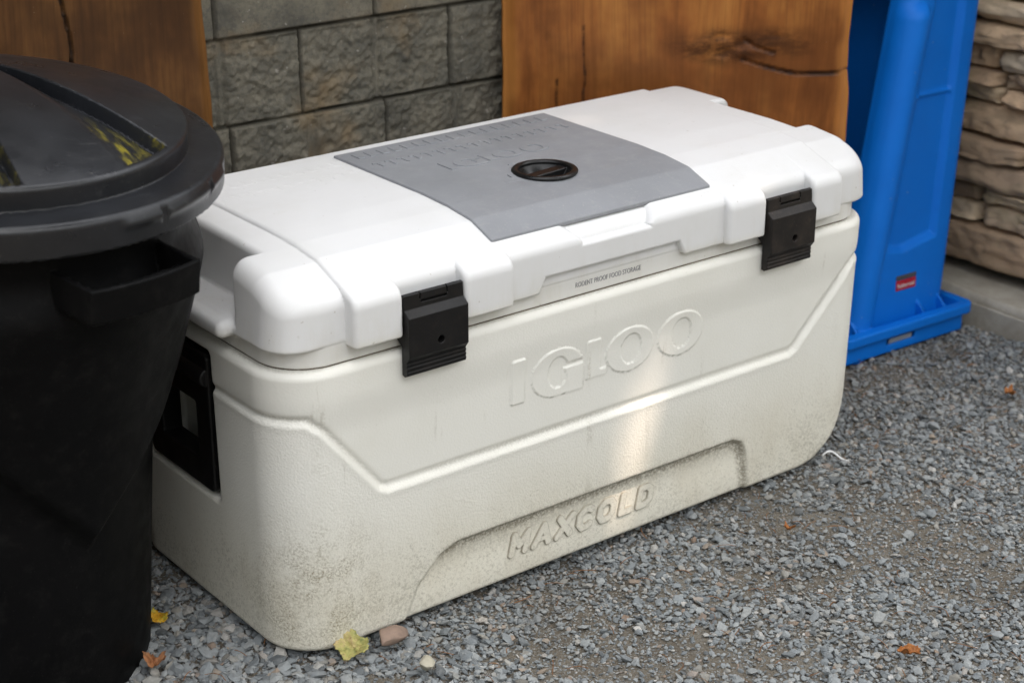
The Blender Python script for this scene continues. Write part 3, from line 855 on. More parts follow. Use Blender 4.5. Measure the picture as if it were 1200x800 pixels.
def bin_f(x, y, z):
    # local: x about the front's middle, y backwards
    xl = -0.150 + 0.132 * np.clip(z / 0.62, -0.1, 1.3); xr = 0.118 + 0.105 * z
    yf = 0.012 + 0.045 * z; yb = 0.505 - 0.045 * z
    cx, hx = (xl + xr) / 2, (xr - xl) / 2; cy, hy = (yf + yb) / 2, (yb - yf) / 2
    r = 0.028
    qx = np.abs(x - cx) - (hx - r); qy = np.abs(y - cy) - (hy - r)
    d = np.hypot(np.maximum(qx, 0), np.maximum(qy, 0)) + np.minimum(np.maximum(qx, qy), 0) - r
    d = rint(d * 0.98, z - 0.735, 0.02)
    # rolled channel standing proud along the left corner
    rc = xl + 0.030
    tube = np.hypot((x - rc), (y - yf - 0.010)) - 0.030
    tube = rint(tube, z - 0.622, 0.028)
    d = runi(d, tube, 0.010)
    # sunken panel right of the channel
    px = np.maximum(xl + 0.075 - x, x - 0.062 - 0.105 * z)
    pz = (0.180 - 0.0 * x + 0.010 * np.abs(x / 0.06)) - z
    pan = np.maximum(np.maximum(px, pz), z - 0.70)
    d = d + 0.010 * sstep(0.008, -0.008, pan) * sstep(0.06, 0.03, y - yf)
    # crease across the panel
    cr = np.maximum(np.abs(z - 0.455 - 0.0 * x), np.maximum(0.005 - x, x - 0.105))
    d = d - 0.0045 * np.exp(-(cr / 0.0045) ** 2) * sstep(0.06, 0.03, y - yf)
    # left side: long hollow panel
    sp_ = np.maximum(np.maximum(0.062 + 0.045 * z - y, y - 0.44), np.maximum(0.12 - z, z - 0.68))
    d = rsub(d, np.maximum(sp_, x - xl - 0.105), 0.012)
    # rim: skirt with flange
    o1 = box2(x, y, -0.008, 0.258, 0.168, 0.276, 0.016)
    skirt = rint(np.abs(o1 + 0.012) - 0.0035, np.abs(z - 0.028) - 0.028, 0.002)
    fl = rint(np.abs(o1 + 0.004) - 0.0095, np.abs(z - 0.046) - 0.010, 0.003)
    rim = np.minimum(skirt, fl)
    # slot in the front skirt
    rim = np.maximum(rim, -np.maximum(np.maximum(np.abs(x + 0.018) - 0.036, np.abs(z - 0.021) - 0.0055), y - 0.02))
    # gussets between rim and body
    for gx in (-0.130, -0.092, 0.045, 0.100):
        gz = np.maximum(np.maximum(np.abs(x - gx) - 0.003, np.maximum(z - 0.062 - (y - 0.0) * 0.9, 0.02 - z)), np.maximum(-y - 0.004, y - 0.04))
        rim = np.minimum(rim, gz)
    shelf = np.maximum(np.maximum(o1 + 0.008, -(d + 0.004)), np.abs(z - 0.034) - 0.003)
    return np.minimum(np.minimum(d, rim), shelf)
link('bin_body', mesh_sdf('bin_body', bin_f, (-0.20, -0.05, -0.005), (0.19, 0.56, 0.75), 0.0036, block=16), M_BLUE, bin_o)
bin_o.rotation_euler = (0, 0, math.radians(-2.0))
def slab_box(name, size, mat, parent, loc, rot=(0, 0, 0), bev=0.001):
    bm = bmesh.new(); bmesh.ops.create_cube(bm, size=1)
    bmesh.ops.scale(bm, vec=size, verts=bm.verts)
    bmesh.ops.bevel(bm, geom=list(bm.edges), offset=bev, segments=2, affect='EDGES')
    me = bpy.data.meshes.new(name); bm.to_mesh(me); bm.free()
    o = link(name, me, mat, parent, loc); o.rotation_euler = rot
    return o
M_RED = mat_simple('red_label', (0.42, 0.012, 0.03), rough=0.4)
M_DKG = mat_simple('dark_label', (0.07, 0.07, 0.08), rough=0.4)
M_WHT = mat_simple('white_print', (0.62, 0.60, 0.60), rough=0.5)
M_SLOT = mat_simple('grey_slot_fill', (0.26, 0.30, 0.36), rough=0.55)
tilt = math.radians(-2.6)
lb = slab_box('label', (0.052, 0.0016, 0.019), M_RED, bin_o, (0.012, 0.0168, 0.1125), (tilt, 0, 0), 0.0004)
slab_box('label', (0.052, 0.0016, 0.0085), M_DKG, bin_o, (0.012, 0.0174, 0.1270), (tilt, 0, 0), 0.0004)
text_mesh('lettering', 'Rubbermaid', 0.0115, M_WHT, lb, (-0.023, -0.0010, -0.0045), (math.pi / 2, 0, 0), sx=0.80)
slab_box('slot_fill', (0.060, 0.0012, 0.009), M_SLOT, bin_o, (-0.018, -0.0072, 0.021), (0, 0, 0), 0.0004)  # grey strip added to fill the slot in the front skirt

# ------------------------------------------------------------------ WOOD SLABS
def wood_slab(name, width, height, thick, edge_seed, knot=None, cracks=(), wav=0.008):
    nx, nz = int(width / 0.0028), int(height / 0.0035)
    u = np.linspace(0, 1, nx + 1); v = np.linspace(0, 1, nz + 1)
    U, V = np.meshgrid(u, v, indexing='ij')
    Zc = V * height
    eL = 0.007 * fbm(v * height * 4, v * 0, None, 3, edge_seed)
    eR = wav * fbm(v * height * 4 + 9, v * 0, None, 3, edge_seed + 5)
    X = eL[None, :] + U * (width + eR - eL)[None, :]
    dl = np.minimum(X - eL[None, :], (width + eR)[None, :] - X)
    Y = 0.0012 * fbm(X * 9, Zc * 3, None, 4, edge_seed + 2) + 0.012 * sstep(0.022, 0.0, dl)
    st = np.zeros_like(X)
    for pts, w, dep in cracks:
        dd = np.full(X.shape, 9.0)
        for a, b in zip(pts[:-1], pts[1:]):
            dd = np.minimum(dd, seg2(X + 0.002 * vnoise(Zc * 30, X * 30, None, 4), Zc, a, b))
        Y = Y + dep * sstep(w, w * 0.2, dd)
        st = np.maximum(st, sstep(w * 2.8, w * 0.9, dd))
    if knot is not None:
        kx, kz, ka, kb = knot
        e = np.hypot((X - kx + 0.35 * (Zc - kz)) / ka, (Zc - kz) / kb) + 0.35 * vnoise(X * 22, Zc * 30, None, 11)
        Y = Y + 0.003 * sstep(1.0, 0.5, e) * (vnoise(X * 30, Zc * 60, None, 13) + 0.3)
        st = np.maximum(st, 0.85 * sstep(1.7, 0.5, e))
    n0 = X.size
    Vf = np.stack([X, Y, Zc], -1).reshape(-1, 3)
    Vb = np.stack([X, np.full_like(X, thick) - 0.008 * sstep(0.02, 0, dl), Zc], -1).reshape(-1, 3)
    idx = np.arange(n0).reshape(nx + 1, nz + 1)
    q = np.stack([idx[:-1, :-1], idx[1:, :-1], idx[1:, 1:], idx[:-1, 1:]], -1).reshape(-1, 4)
    Q = [q, (q + n0)[:, ::-1]]
    def strip(a): return np.stack([a[:-1], a[1:], a[1:] + n0, a[:-1] + n0], -1)
    Q += [strip(idx[0, :]), strip(idx[-1, ::-1]), strip(idx[::-1, 0]), strip(idx[:, -1])]
    me = mesh_np(name, np.concatenate([Vf, Vb]), np.concatenate(Q))
    sap = sstep(0.030, 0.006, dl + 0.006 * vnoise(X * 5, Zc * 25, None, 21)).reshape(-1) * 0.6
    a = me.attributes.new('stain', 'FLOAT', 'POINT'); a.data.foreach_set('value', np.concatenate([st.reshape(-1), st.reshape(-1) * 0]).astype(np.float32))
    a = me.attributes.new('sapwood', 'FLOAT', 'POINT'); a.data.foreach_set('value', np.concatenate([sap, sap]).astype(np.float32))
    return me
M_WOOD1 = mat_wood('varnished_slab_dark', (0.042, 0.0165, 0.0045), (0.100, 0.041, 0.0110), (0.175, 0.078, 0.021))
M_WOOD2 = mat_wood('varnished_slab_light', (0.165, 0.052, 0.012), (0.325, 0.113, 0.025), (0.445, 0.185, 0.045))
sl1 = link('wood_slab', wood_slab('wood_slab', 0.93, 1.05, 0.05, 3, None, [([(0.705, 1.1), (0.700, 0.80), (0.713, 0.72), (0.716, 0.50)], 0.0020, 0.010)]), M_WOOD1, None, (-0.68, 0.585, -0.028))
tag(sl1, 'dark brown varnished wood slab with a long vertical crack behind the black trash can', 'wood slab')
ang = math.atan2(0.33 - 0.62, 1.285 - 0.81)
sl2 = link('wood_slab', wood_slab('wood_slab', 0.592, 1.05, 0.036, 14, (0.385, 0.580, 0.095, 0.024), [([(0.40, 0.556), (0.44, 0.543), (0.49, 0.530), (0.55, 0.528), (0.62, 0.534)], 0.0026, 0.006), ([(0.405, 0.590), (0.42, 0.578), (0.455, 0.566)], 0.0035, 0.006), ([(0.13, 0.62), (0.133, 0.45)], 0.0011, 0.002), ([(0.085, 0.53), (0.083, 0.44)], 0.0012, 0.002)], 0.017), M_WOOD2, None, (0.81, 0.612, -0.028))
sl2.rotation_euler = (0, 0, ang)
tag(sl2, 'orange brown live edge wood slab with a dark knot between block wall and blue bin', 'wood slab')

# ------------------------------------------------------------------ BLOCK WALL
def block_wall():
    x0, x1, z0, z1, st = -1.4, 1.80, -0.05, 1.62, 0.006
    # finer where it can be seen
    xs = np.concatenate([np.arange(x0, 0.2, 0.02), np.arange(0.2, 1.0, 0.003), np.arange(1.0, x1 + 0.01, 0.02)])
    zs = np.concatenate([np.arange(z0, 0.40, 0.02), np.arange(0.40, 0.80, 0.003), np.arange(0.80, z1 + 0.01, 0.02)])
    X, Z = np.meshgrid(xs, zs, indexing='ij')
    ch = 0.1355; zb = 0.497
    k = np.floor((Z - zb) / ch)
    fz = (Z - zb) - k * ch
    wob = 0.0012 * vnoise(X * 20, Z * 20, None, 2)
    dz = np.minimum(fz, ch - fz)
    bl = 0.285
    off = np.where(k == 0, 0.442, np.where(k == -1, 0.598, np.where(k == 1, 0.58, 0.43 + (k % 2) * bl * 0.5)))
    u = (X - off) / bl; fx = (u - np.floor(u)) * bl
    dx = np.minimum(fx, bl - fx)
    joint = np.minimum(dz, dx) + wob
    score = np.where(k == 1, 1.0, np.abs(fx - bl * 0.5))
    smooth = (k == 1) * 1.0
    rough = 0.0030 * fbm(X * 75, Z * 75, None, 4, 4, 0.8) + 0.007 * vnoise(np.floor(u) * 3.7 + k * 9.1, k * 2.3, None, 6)
    rough = rough * (1 - 0.85 * smooth) * sstep(0.002, 0.007, np.minimum(joint, score))
    H = 0.012 * sstep(0.0012, 0.0042, joint) + rough * 0.8
    H = H - 0.006 * sstep(0.011, 0.007, score)
    Y = 0.665 - H
    mort = sstep(0.0030, 0.0015, joint)
    V = np.stack([X, Y, Z], -1).reshape(-1, 3)
    n0, n1 = X.shape
    idx = np.arange(X.size).reshape(n0, n1)
    q = np.stack([idx[:-1, :-1], idx[1:, :-1], idx[1:, 1:], idx[:-1, 1:]], -1).reshape(-1, 4)
    # a back and edges give the wall its thickness
    N = X.size
    corner = [idx[0, 0], idx[-1, 0], idx[-1, -1], idx[0, -1]]
    Vb = V.copy(); Vb[:, 1] = 0.86
    def strip(a): return np.stack([a[:-1], a[1:], a[1:] + N, a[:-1] + N], -1)
    Q = np.concatenate([q, (q + N)[:, ::-1], strip(idx[0, :]), strip(idx[-1, ::-1]), strip(idx[::-1, 0]), strip(idx[:, -1])])
    me = mesh_np('block_wall', np.concatenate([V, Vb]), Q)
    a = me.attributes.new('mortar', 'FLOAT', 'POINT'); a.data.foreach_set('value', np.concatenate([mort.ravel(), mort.ravel()]).astype(np.float32))
    return me
tag(link('block_wall', block_wall(), mat_block()), 'grey split face concrete block wall behind the cooler', 'wall')

# ------------------------------------------------------------------ STONE WALL
def stone_wall():
    rng = np.random.default_rng(21)
    Vs, Qs, T = [], [], []
    off = 0
    nu = 12
    g = np.linspace(-1, 1, nu + 1)
    def add(y0, y1, z0, z1, pro, tone, seed):
        nonlocal off
        # front face grid + folded sides (cushion shaped, chipped)
        cy, cz, hy, hz = (y0 + y1) / 2, (z0 + z1) / 2, (y1 - y0) / 2, (z1 - z0) / 2
        A, B = np.meshgrid(np.linspace(-1, 1, 25), np.linspace(-1, 1, 19), indexing='ij')
        yy = cy + A * hy + 0.0035 * vnoise(A * 2 + seed, B * 2, None, seed)
        zz = cz + B * hz + 0.0050 * vnoise(A * 2.2 + seed, B * 0.6, None, seed + 1)
        edge = np.maximum(np.abs(A) ** 22, np.abs(B) ** 14)
        pr_ = np.random.default_rng(seed)
        fac = np.full(A.shape, 1.0)
        for _ in range(7):
            fac = np.minimum(fac, pr_.uniform(0.72, 1.15) + pr_.normal(0, 0.22) * A + pr_.normal(0, 0.30) * B)
        dep = np.maximum(pro, 0.018) * fac * (1 - 0.5 * edge) + 0.0035 * fbm(A * hy * 60 + seed, B * hz * 60, None, 4, seed + 2, 0.6)
        xx = 1.735 - dep
        rim = (np.abs(A) > 0.99) | (np.abs(B) > 0.99)
        xx = np.where(rim, 1.772, xx)
        V = np.stack([xx, yy, zz], -1).reshape(-1, 3)
        n0, n1 = A.shape
        idx = np.arange(A.size).reshape(n0, n1)
        q = np.stack([idx[:-1, :-1], idx[:-1, 1:], idx[1:, 1:], idx[1:, :-1]], -1).reshape(-1, 4)
        Vs.append(V); Qs.append(q + off); off += len(V); T.append(np.full(len(V), tone))
    y_lo, y_hi = -0.22, 0.645
    z = 0.058; row = 0
    while z < 1.60:
        h = rng.uniform(0.042, 0.090) if z > 0.07 else 0.085
        y = y_lo + rng.uniform(-0.03, 0)
        while y < y_hi:
            l = rng.uniform(0.10, 0.30)
            if rng.random() < 0.45 and h > 0.055:
                hs = h * rng.uniform(0.4, 0.6)
                add(y, min(y + l, y_hi), z, z + hs - 0.003, rng.uniform(0.006, 0.050), rng.random(), int(rng.integers(1, 9999)))
                add(y, min(y + l, y_hi), z + hs, z + h - 0.002, rng.uniform(0.006, 0.050), rng.random(), int(rng.integers(1, 9999)))
            else:
                add(y, min(y + l, y_hi), z, z + h - 0.003, rng.uniform(0.010, 0.055), rng.random(), int(rng.integers(1, 9999)))
            y += l + 0.004
        z += h; row += 1
    me = mesh_np('stone_wall', np.concatenate(Vs), np.concatenate(Qs))
    a = me.attributes.new('tone', 'FLOAT', 'POINT'); a.data.foreach_set('value', np.concatenate(T).astype(np.float32))
    return me
M_STONE = mat_stone()
stw = empty('stone_wall', (0, 0, 0), 'brown stacked ledge stone wall at the right edge beside the blue bin', 'wall')
link('stone_facing', stone_wall(), M_STONE, stw)
M_CONC = mat_simple('weathered_concrete', (0.40, 0.37, 0.31), (0.29, 0.26, 0.21), rough=0.9, nscale=14, bump_scale=140, bump=0.4, dust=(0.14, 0.12, 0.09), dust_amt=0.5)
M_DARKM = mat_simple('dark_mortar', (0.06, 0.052, 0.042), rough=0.95)
core = slab_box('wall_core', (0.25, 0.84, 1.62), M_DARKM, stw, (1.756 + 0.125, 0.215, 0.815 + 0.045))
def footing():
    bm = bmesh.new()
    bmesh.ops.create_cube(bm, size=1); bmesh.ops.scale(bm, vec=(0.40, 1.94, 0.14), verts=bm.verts)
    bmesh.ops.subdivide_edges(bm, edges=[e for e in bm.edges], cuts=40, use_grid_fill=True)
    for v in bm.verts:
        p = v.co
        d = 0.004 * float(fbm(np.array([p.y * 9 + 3]), np.array([p.z * 9]), np.array([p.x * 9]), 3, 5)[0])
        v.co.x += d; v.co.z += 0.5 * d
        if p.z > 0.06 and p.x < -0.19: v.co.z -= 0.012; v.co.x += 0.008
    me = bpy.data.meshes.new('concrete_footing'); bm.to_mesh(me); bm.free()
    for p in me.polygons: p.use_smooth = True
    return me
o = link('concrete_footing', footing(), M_CONC, stw, (1.640 + 0.20, -0.31, -0.036))

# ------------------------------------------------------------------ GROUND AND GRAVEL
def ground():
    a = np.concatenate([[-150, -40, -12, -5], np.arange(-2.0, 3.01, 0.05), [5, 12, 40, 150]])
    X, Y = np.meshgrid(a, a, indexing='ij')
    near = sstep(3.5, 2.0, np.hypot(X - 0.5, Y))
    Z = -0.027 + near * 0.006 * fbm(X * 2.2, Y * 2.2, None, 4, 9)
    idx = np.arange(X.size).reshape(X.shape)
    q = np.stack([idx[:-1, :-1], idx[1:, :-1], idx[1:, 1:], idx[:-1, 1:]], -1).reshape(-1, 4)
    return mesh_np('ground', np.stack([X, Y, Z], -1).reshape(-1, 3), q)
tag(link('ground', ground(), mat_ground()), kind='structure')
def gz(x, y):
    return -0.027 + 0.006 * fbm(x * 2.2, y * 2.2, None, 4, 9)

def ico():
    bm = bmesh.new(); bmesh.ops.create_icosphere(bm, subdivisions=1, radius=1)
    V = np.array([v.co[:] for v in bm.verts]); T = np.array([[v.index for v in f.verts] for f in bm.faces]); bm.free()
    return V, T
IV, IT = ico()
def stones(n, smin, smax, seed, dens_pow, zoff):
    rng = np.random.default_rng(seed)
    # visible wedge of ground plus a margin
    P = []
    while sum(len(p) for p in P) < n:
        x = rng.uniform(-0.62, 1.64, n * 2); y = rng.uniform(-1.05, 0.60, n * 2)
        # camera's near edge of ground
        ok = (y > 0.02 - 0.78 * (x + 0.32) - 0.36)
        ok &= ~((x > 0.06) & (x < 0.88) & (y > 0.06) & (y < 0.40))
        ok &= ~((y > 0.25) & (x > 1.1))
        ok &= np.hypot(x + 0.29, y - 0.30) > 0.19
        pn = fbm(x * 5.5, y * 5.5, None, 4, 31)
        bare = sstep(0.34, 0.70, pn)
        # a bare, trodden strip in front of the cooler's right half
        bare = np.maximum(bare, 0.45 * np.exp(-((y + 0.06 + 0.10 * vnoise(x * 4, y * 4, None, 3)) / 0.05) ** 2) * sstep(0.35, 0.5, x) * sstep(1.0, 0.8, x))
        ok &= rng.random(n * 2) > bare * dens_pow
        P.append(np.stack([x[ok], y[ok]], 1))
    P = np.concatenate(P)[:n]
    s = smin + (smax - smin) * rng.random(n) ** 2.4
    s *= 1 + 0.45 * sstep(0.35, -0.1, P[:, 0])        # coarser near the trash can
    sc = s[:, None] * np.stack([rng.uniform(0.75, 1.35, n), rng.uniform(0.65, 1.0, n), rng.uniform(0.26, 0.58, n)], 1) * 0.5
    rad = rng.uniform(0.72, 1.18, (n, 12, 1))
    V = IV[None] * rad
    # squash along random planes to get broken, flat faces
    for k in range(3):
        d = rng.normal(size=(n, 3)); d /= np.linalg.norm(d, axis=1)[:, None]
        h = (V * d[:, None]).sum(2); lim = rng.uniform(0.40, 0.75, n)[:, None]
        V = V - np.maximum(h - lim, 0)[..., None] * d[:, None]
    V = V * sc[:, None]
    # random tilt and yaw
    a = rng.uniform(0, 2 * np.pi, n); tx = rng.normal(0, 0.30, n); ty = rng.normal(0, 0.30, n)
    cx, sx_ = np.cos(tx), np.sin(tx); cy, sy_ = np.cos(ty), np.sin(ty); ca, sa = np.cos(a), np.sin(a)
    x, y, z = V[..., 0], V[..., 1], V[..., 2]
    y, z = y * cx[:, None] - z * sx_[:, None], y * sx_[:, None] + z * cx[:, None]
    x, z = x * cy[:, None] + z * sy_[:, None], -x * sy_[:, None] + z * cy[:, None]
    x, y = x * ca[:, None] - y * sa[:, None], x * sa[:, None] + y * ca[:, None]
    zz = gz(P[:, 0], P[:, 1]) + zoff + sc[:, 2] * rng.uniform(0.0, 1.1, n)
    V = np.stack([x + P[:, :1], y + P[:, 1:], z + zz[:, None]], -1)
    T = IT[None] + (np.arange(n) * 12)[:, None, None]
    return V.reshape(-1, 3), T.reshape(-1, 3)
parts = [stones(75000, 0.0028, 0.006, 1, 0.15, 0.0), stones(52000, 0.0055, 0.0115, 2, 0.60, 0.001), stones(17000, 0.008, 0.019, 3, 0.85, 0.002), stones(380, 0.016, 0.027, 4, 0.9, 0.002)]
off = 0; VV, TT = [], []
for v, t_ in parts:
    VV.append(v); TT.append(t_ + off); off += len(v)
gme = mesh_np('gravel', np.concatenate(VV), np.concatenate(TT), smooth=False)
tag(link('gravel', gme, mat_gravel()), 'blue grey crushed slate gravel over bare soil', 'gravel', kind='stuff')

# pine needles and bits of twig
def needles():
    rng = np.random.default_rng(5)
    V, Q = [], []
    for i in range(420):
        x, y = rng.uniform(-0.35, 1.5), rng.uniform(-0.75, 0.25)
        if 0.0 < x < 0.95 and y > -0.01: continue
        a = rng.uniform(0, 6.28); L = rng.uniform(0.010, 0.034); w = rng.uniform(0.0004, 0.0008); bend = rng.normal(0, 0.5)
        z = float(gz(np.array([x]), np.array([y]))[0]) + rng.uniform(0.010, 0.017)
        b = len(V)
        for k in range(4):
            tt = k / 3; aa = a + bend * tt
            px, py = x + L * tt * math.cos(aa), y + L * tt * math.sin(aa)
            nx, ny = -math.sin(aa) * w, math.cos(aa) * w
            h = z + 0.003 * math.sin(tt * 3.1)
            V += [(px + nx, py + ny, h), (px, py, h + w), (px - nx, py - ny, h)]
            if k: 
                c = b + (k - 1) * 3
                Q += [(c, c + 3, c + 4, c + 1), (c + 1, c + 4, c + 5, c + 2), (c + 2, c + 5, c + 3, c)]
    return mesh_np('needles', V, Q)
tag(link('pine_needles', needles(), mat_simple('dry_needle', (0.24, 0.105, 0.035), (0.13, 0.06, 0.025), rough=0.7, nscale=30)), 'dry orange pine needles scattered through the gravel', 'needles', kind='stuff')

# ------------------------------------------------------------------ LEAVES AND ODD STONES
def leaf_mat(name, c1, c2, c3):
    t = NT(name); c = t.coords()
    b = t.ramp(t.noise(c, 60, 4, 0.6), [(0.35, c1), (0.5, c2), (0.66, c3)])
    b = t.mix(t.fr(t.noise(c, 260, 3), 0.62, 0.7, 0, 0.6), b, (0.10, 0.055, 0.02))
    return t.set(color=b, rough=0.6, normal=t.bump(t.noise(c, 160, 3), 0.5, 0.002), spec=0.3)
def leaf_mesh(name, L, W, curl, teeth, seed):
    nr, na = 10, 44
    V = []
    for i in range(nr + 1):
        for k in range(na):
            th = 2 * math.pi * k / na
            lobes = 1 + 0.10 * math.cos(5 * th + seed) + 0.20 * float(vnoise(np.array([math.cos(th) * 1.6 + seed]), np.array([math.sin(th) * 1.6]), None, seed)[0]) + teeth * ((k % 2) - 0.5)
            r = (i / nr) * lobes
            x, y = 0.5 * L * r * math.cos(th), 0.5 * W * r * math.sin(th)
            u, v = x / L * 5, y / L * 5
            z = curl * L * 0.55 * r * r * (0.6 + 0.4 * math.cos(2 * th + seed)) + 0.11 * L * float(fbm(np.array([u * 1.1 + seed]), np.array([v * 1.1]), None, 3, seed + 3)[0])
            z -= 0.05 * L * math.exp(-(math.sin((th - 0.4) * 2.5) * r / 0.10) ** 2) * min(1, r * 2)
            V.append((x, y, z))
    n0 = len(V); V = np.array(V); Vb = V.copy(); Vb[:, 2] -= 0.0005
    Q = []
    for i in range(nr):
        for k in range(na):
            a = i * na + k; b = i * na + (k + 1) % na
            Q.append((a, a + na, b + na, b)); Q.append((a + n0, b + n0, b + na + n0, a + na + n0))
    for k in range(na):
        a = nr * na + k; b = nr * na + (k + 1) % na
        Q.append((a, a + n0, b + n0, b))
    return mesh_np(name, np.concatenate([V, Vb]), Q)
L_Y = leaf_mat('leaf_yellow_green', (0.19, 0.21, 0.07), (0.36, 0.33, 0.11), (0.42, 0.32, 0.15))
L_G = leaf_mat('leaf_golden', (0.40, 0.20, 0.012), (0.52, 0.30, 0.02), (0.30, 0.26, 0.03))
L_B = leaf_mat('leaf_brown', (0.20, 0.075, 0.028), (0.30, 0.125, 0.05), (0.36, 0.18, 0.09))
L_O = leaf_mat('leaf_orange', (0.22, 0.075, 0.02), (0.33, 0.125, 0.03), (0.16, 0.06, 0.02))
def leaf(x, y, z, L, W, rz, rx, curl, m, label, seed):
    me = leaf_mesh('fallen_leaf', L, W, curl, 0.08, seed)
    o = link('fallen_leaf', me, m, None, (x + 0.022, y + 0.028, z - 0.019)); o.rotation_euler = (rx, 0.08 * seed % 0.3, rz)
    tag(o, label, 'leaf', 'fallen leaves on the gravel')
leaf(0.060, -0.036, 0.012, 0.044, 0.040, 2.6, -0.42, 0.35, L_Y, 'pale yellow green leaf lying against the cooler near its front left corner', 1)
leaf(-0.108, 0.180, 0.012, 0.030, 0.026, 0.5, 0.3, 0.6, L_G, 'small golden yellow leaf on gravel between trash can and cooler', 2)
leaf(-0.160, 0.088, 0.012, 0.036, 0.026, 0.9, 0.1, 0.5, L_B, 'curled brown leaf on gravel at the bottom edge beside the trash can', 3)
leaf(0.618, -0.484, 0.010, 0.030, 0.015, -0.6, 0.1, 0.5, L_O, 'orange leaf lying flat on gravel at the bottom right', 4)
leaf(1.39, -0.045, 0.010, 0.028, 0.018, 0.4, 0.2, 0.5, L_O, 'orange leaf on the far gravel in front of the blue bin', 5)
leaf(0.742, -0.152, 0.008, 0.018, 0.012, 1.4, 0.2, 0.6, L_O, 'tiny rust coloured leaf on the bare soil before the cooler', 6)
def rock_mesh(name, sx, sy, sz, seed, sub=4):
    bm = bmesh.new(); bmesh.ops.create_icosphere(bm, subdivisions=sub, radius=1)
    V = np.array([v.co[:] for v in bm.verts]); T = np.array([[v.index for v in f.verts] for f in bm.faces]); bm.free()
    rng = np.random.default_rng(seed)
    for k in range(9):
        d = rng.normal(size=3); d /= np.linalg.norm(d); h = V @ d; lim = rng.uniform(0.55, 0.8)
        V = V - np.maximum(h - lim, 0)[:, None] * d * 0.94
    V *= (1 + 0.05 * fbm(V[:, 0] * 2.5, V[:, 1] * 2.5, V[:, 2] * 2.5, 4, seed))[:, None]
    return mesh_np(name, V * np.array([sx, sy, sz]), T)
def rock(x, y, z, s, seed, m, label, rz=0.0):
    o = link('stone', rock_mesh('stone', *s, seed), m, None, (x + 0.022, y + 0.028, z - 0.019)); o.rotation_euler = (0.08, 0.05, rz)
    tag(o, label, 'stone')
rock(0.112, -0.046, 0.010, (0.027, 0.021, 0.013), 5, mat_simple('brown_stone', (0.27, 0.19, 0.145), (0.19, 0.135, 0.105), rough=0.85, nscale=40, bump_scale=200, bump=0.4), 'flat brown stone on gravel right of the yellow green leaf', 0.3)
rock(0.113, -0.124, 0.009, (0.018, 0.012, 0.008), 8, mat_simple('pale_stone', (0.40, 0.37, 0.29), (0.30, 0.28, 0.22), rough=0.85, nscale=40, bump_scale=200, bump=0.4), 'pale angular pebble below the brown stone at the bottom edge', 1.1)
def scrap():
    V, Q = [], []
    n = 24
    for i in range(n + 1):
        t = i / n; a = -0.4 + 1.3 * t
        x = 0.042 * t; y = 0.010 * math.sin(t * 3.0); z = 0.006 + 0.007 * math.sin(t * 5 + 0.4)
        w = 0.0035 * (1 - 0.6 * t)
        V += [(x, y - w, z), (x + 0.001, y, z + 0.002), (x, y + w, z + 0.001), (x, y, z - 0.0008)]
        if i:
            b = (i - 1) * 4
            for k in range(4): Q.append((b + k, b + 4 + k, b + 4 + (k + 1) % 4, b + (k + 1) % 4))
    return mesh_np('paper_scrap', V, Q)
o = link('paper_scrap', scrap(), mat_simple('white_scrap', (0.75, 0.75, 0.74), rough=0.7), None, (0.975, 0.008, -0.016))
o.rotation_euler = (0, 0, -0.75)
tag(o, 'thin curled white scrap on gravel by the cooler\'s right end', 'scrap')

M_TIMB = mat_simple('dark_timber', (0.06, 0.04, 0.026), (0.04, 0.028, 0.018), rough=0.8, nscale=20)  # unseen roof, added to keep sky light off the back wall and bin
roof = empty('added_shade_roof', (0.2, 0.55, 1.62), 'added unseen timber roof that shades the concrete block wall', 'roof')
slab_box('roof_deck', (3.1, 0.56, 0.05), M_TIMB, roof, (0, 0.18, 0.050), (math.radians(6), 0, 0), 0.004)
for i in range(6):
    slab_box('rafter', (0.05, 0.50, 0.09), M_TIMB, roof, (-1.35 + i * 0.54, 0.18, -0.025), (math.radians(6), 0, 0), 0.004)

# ------------------------------------------------------------------ LIGHT
SUN_EL, SUN_AZ = math.radians(66), math.radians(-62)     # azimuth from +x, towards the light
ldir = Vector((math.cos(SUN_EL) * math.cos(SUN_AZ), math.cos(SUN_EL) * math.sin(SUN_AZ), math.sin(SUN_EL)))
w = bpy.data.worlds.new('World'); scene.world = w; w.use_nodes = True
nt = w.node_tree; nt.nodes.clear()
sky = nt.nodes.new('ShaderNodeTexSky'); sky.sky_type = 'NISHITA'; sky.sun_disc = False
sky.sun_elevation = SUN_EL; sky.sun_rotation = math.pi / 2 - SUN_AZ
sky.air_density = 1.0; sky.dust_density = 4.0
hs = nt.nodes.new('ShaderNodeHueSaturation'); hs.inputs['Saturation'].default_value = 0.20
bg = nt.nodes.new('ShaderNodeBackground'); bg.inputs[1].default_value = 0.15
wo = nt.nodes.new('ShaderNodeOutputWorld')
nt.links.new(sky.outputs[0], hs.inputs['Color']); tcw = nt.nodes.new('ShaderNodeTexCoord'); spw = nt.nodes.new('ShaderNodeSeparateXYZ'); nt.links.new(tcw.outputs['Generated'], spw.inputs[0])
rw = nt.nodes.new('ShaderNodeValToRGB'); nt.links.new(spw.outputs[2], rw.inputs[0])
els = rw.color_ramp.elements; els[0].position = 0.14; els[0].color = (0.17, 0.175, 0.145, 1); els[1].position = 0.86; els[1].color = (1.4, 1.4, 1.4, 1)
mw = nt.nodes.new('ShaderNodeMix'); mw.data_type = 'RGBA'; mw.blend_type = 'MULTIPLY'; mw.inputs[0].default_value = 1.0
nt.links.new(hs.outputs[0], mw.inputs[6]); nt.links.new(rw.outputs[0], mw.inputs[7]); nt.links.new(mw.outputs[2], bg.inputs[0]); nt.links.new(bg.outputs[0], wo.inputs[0])
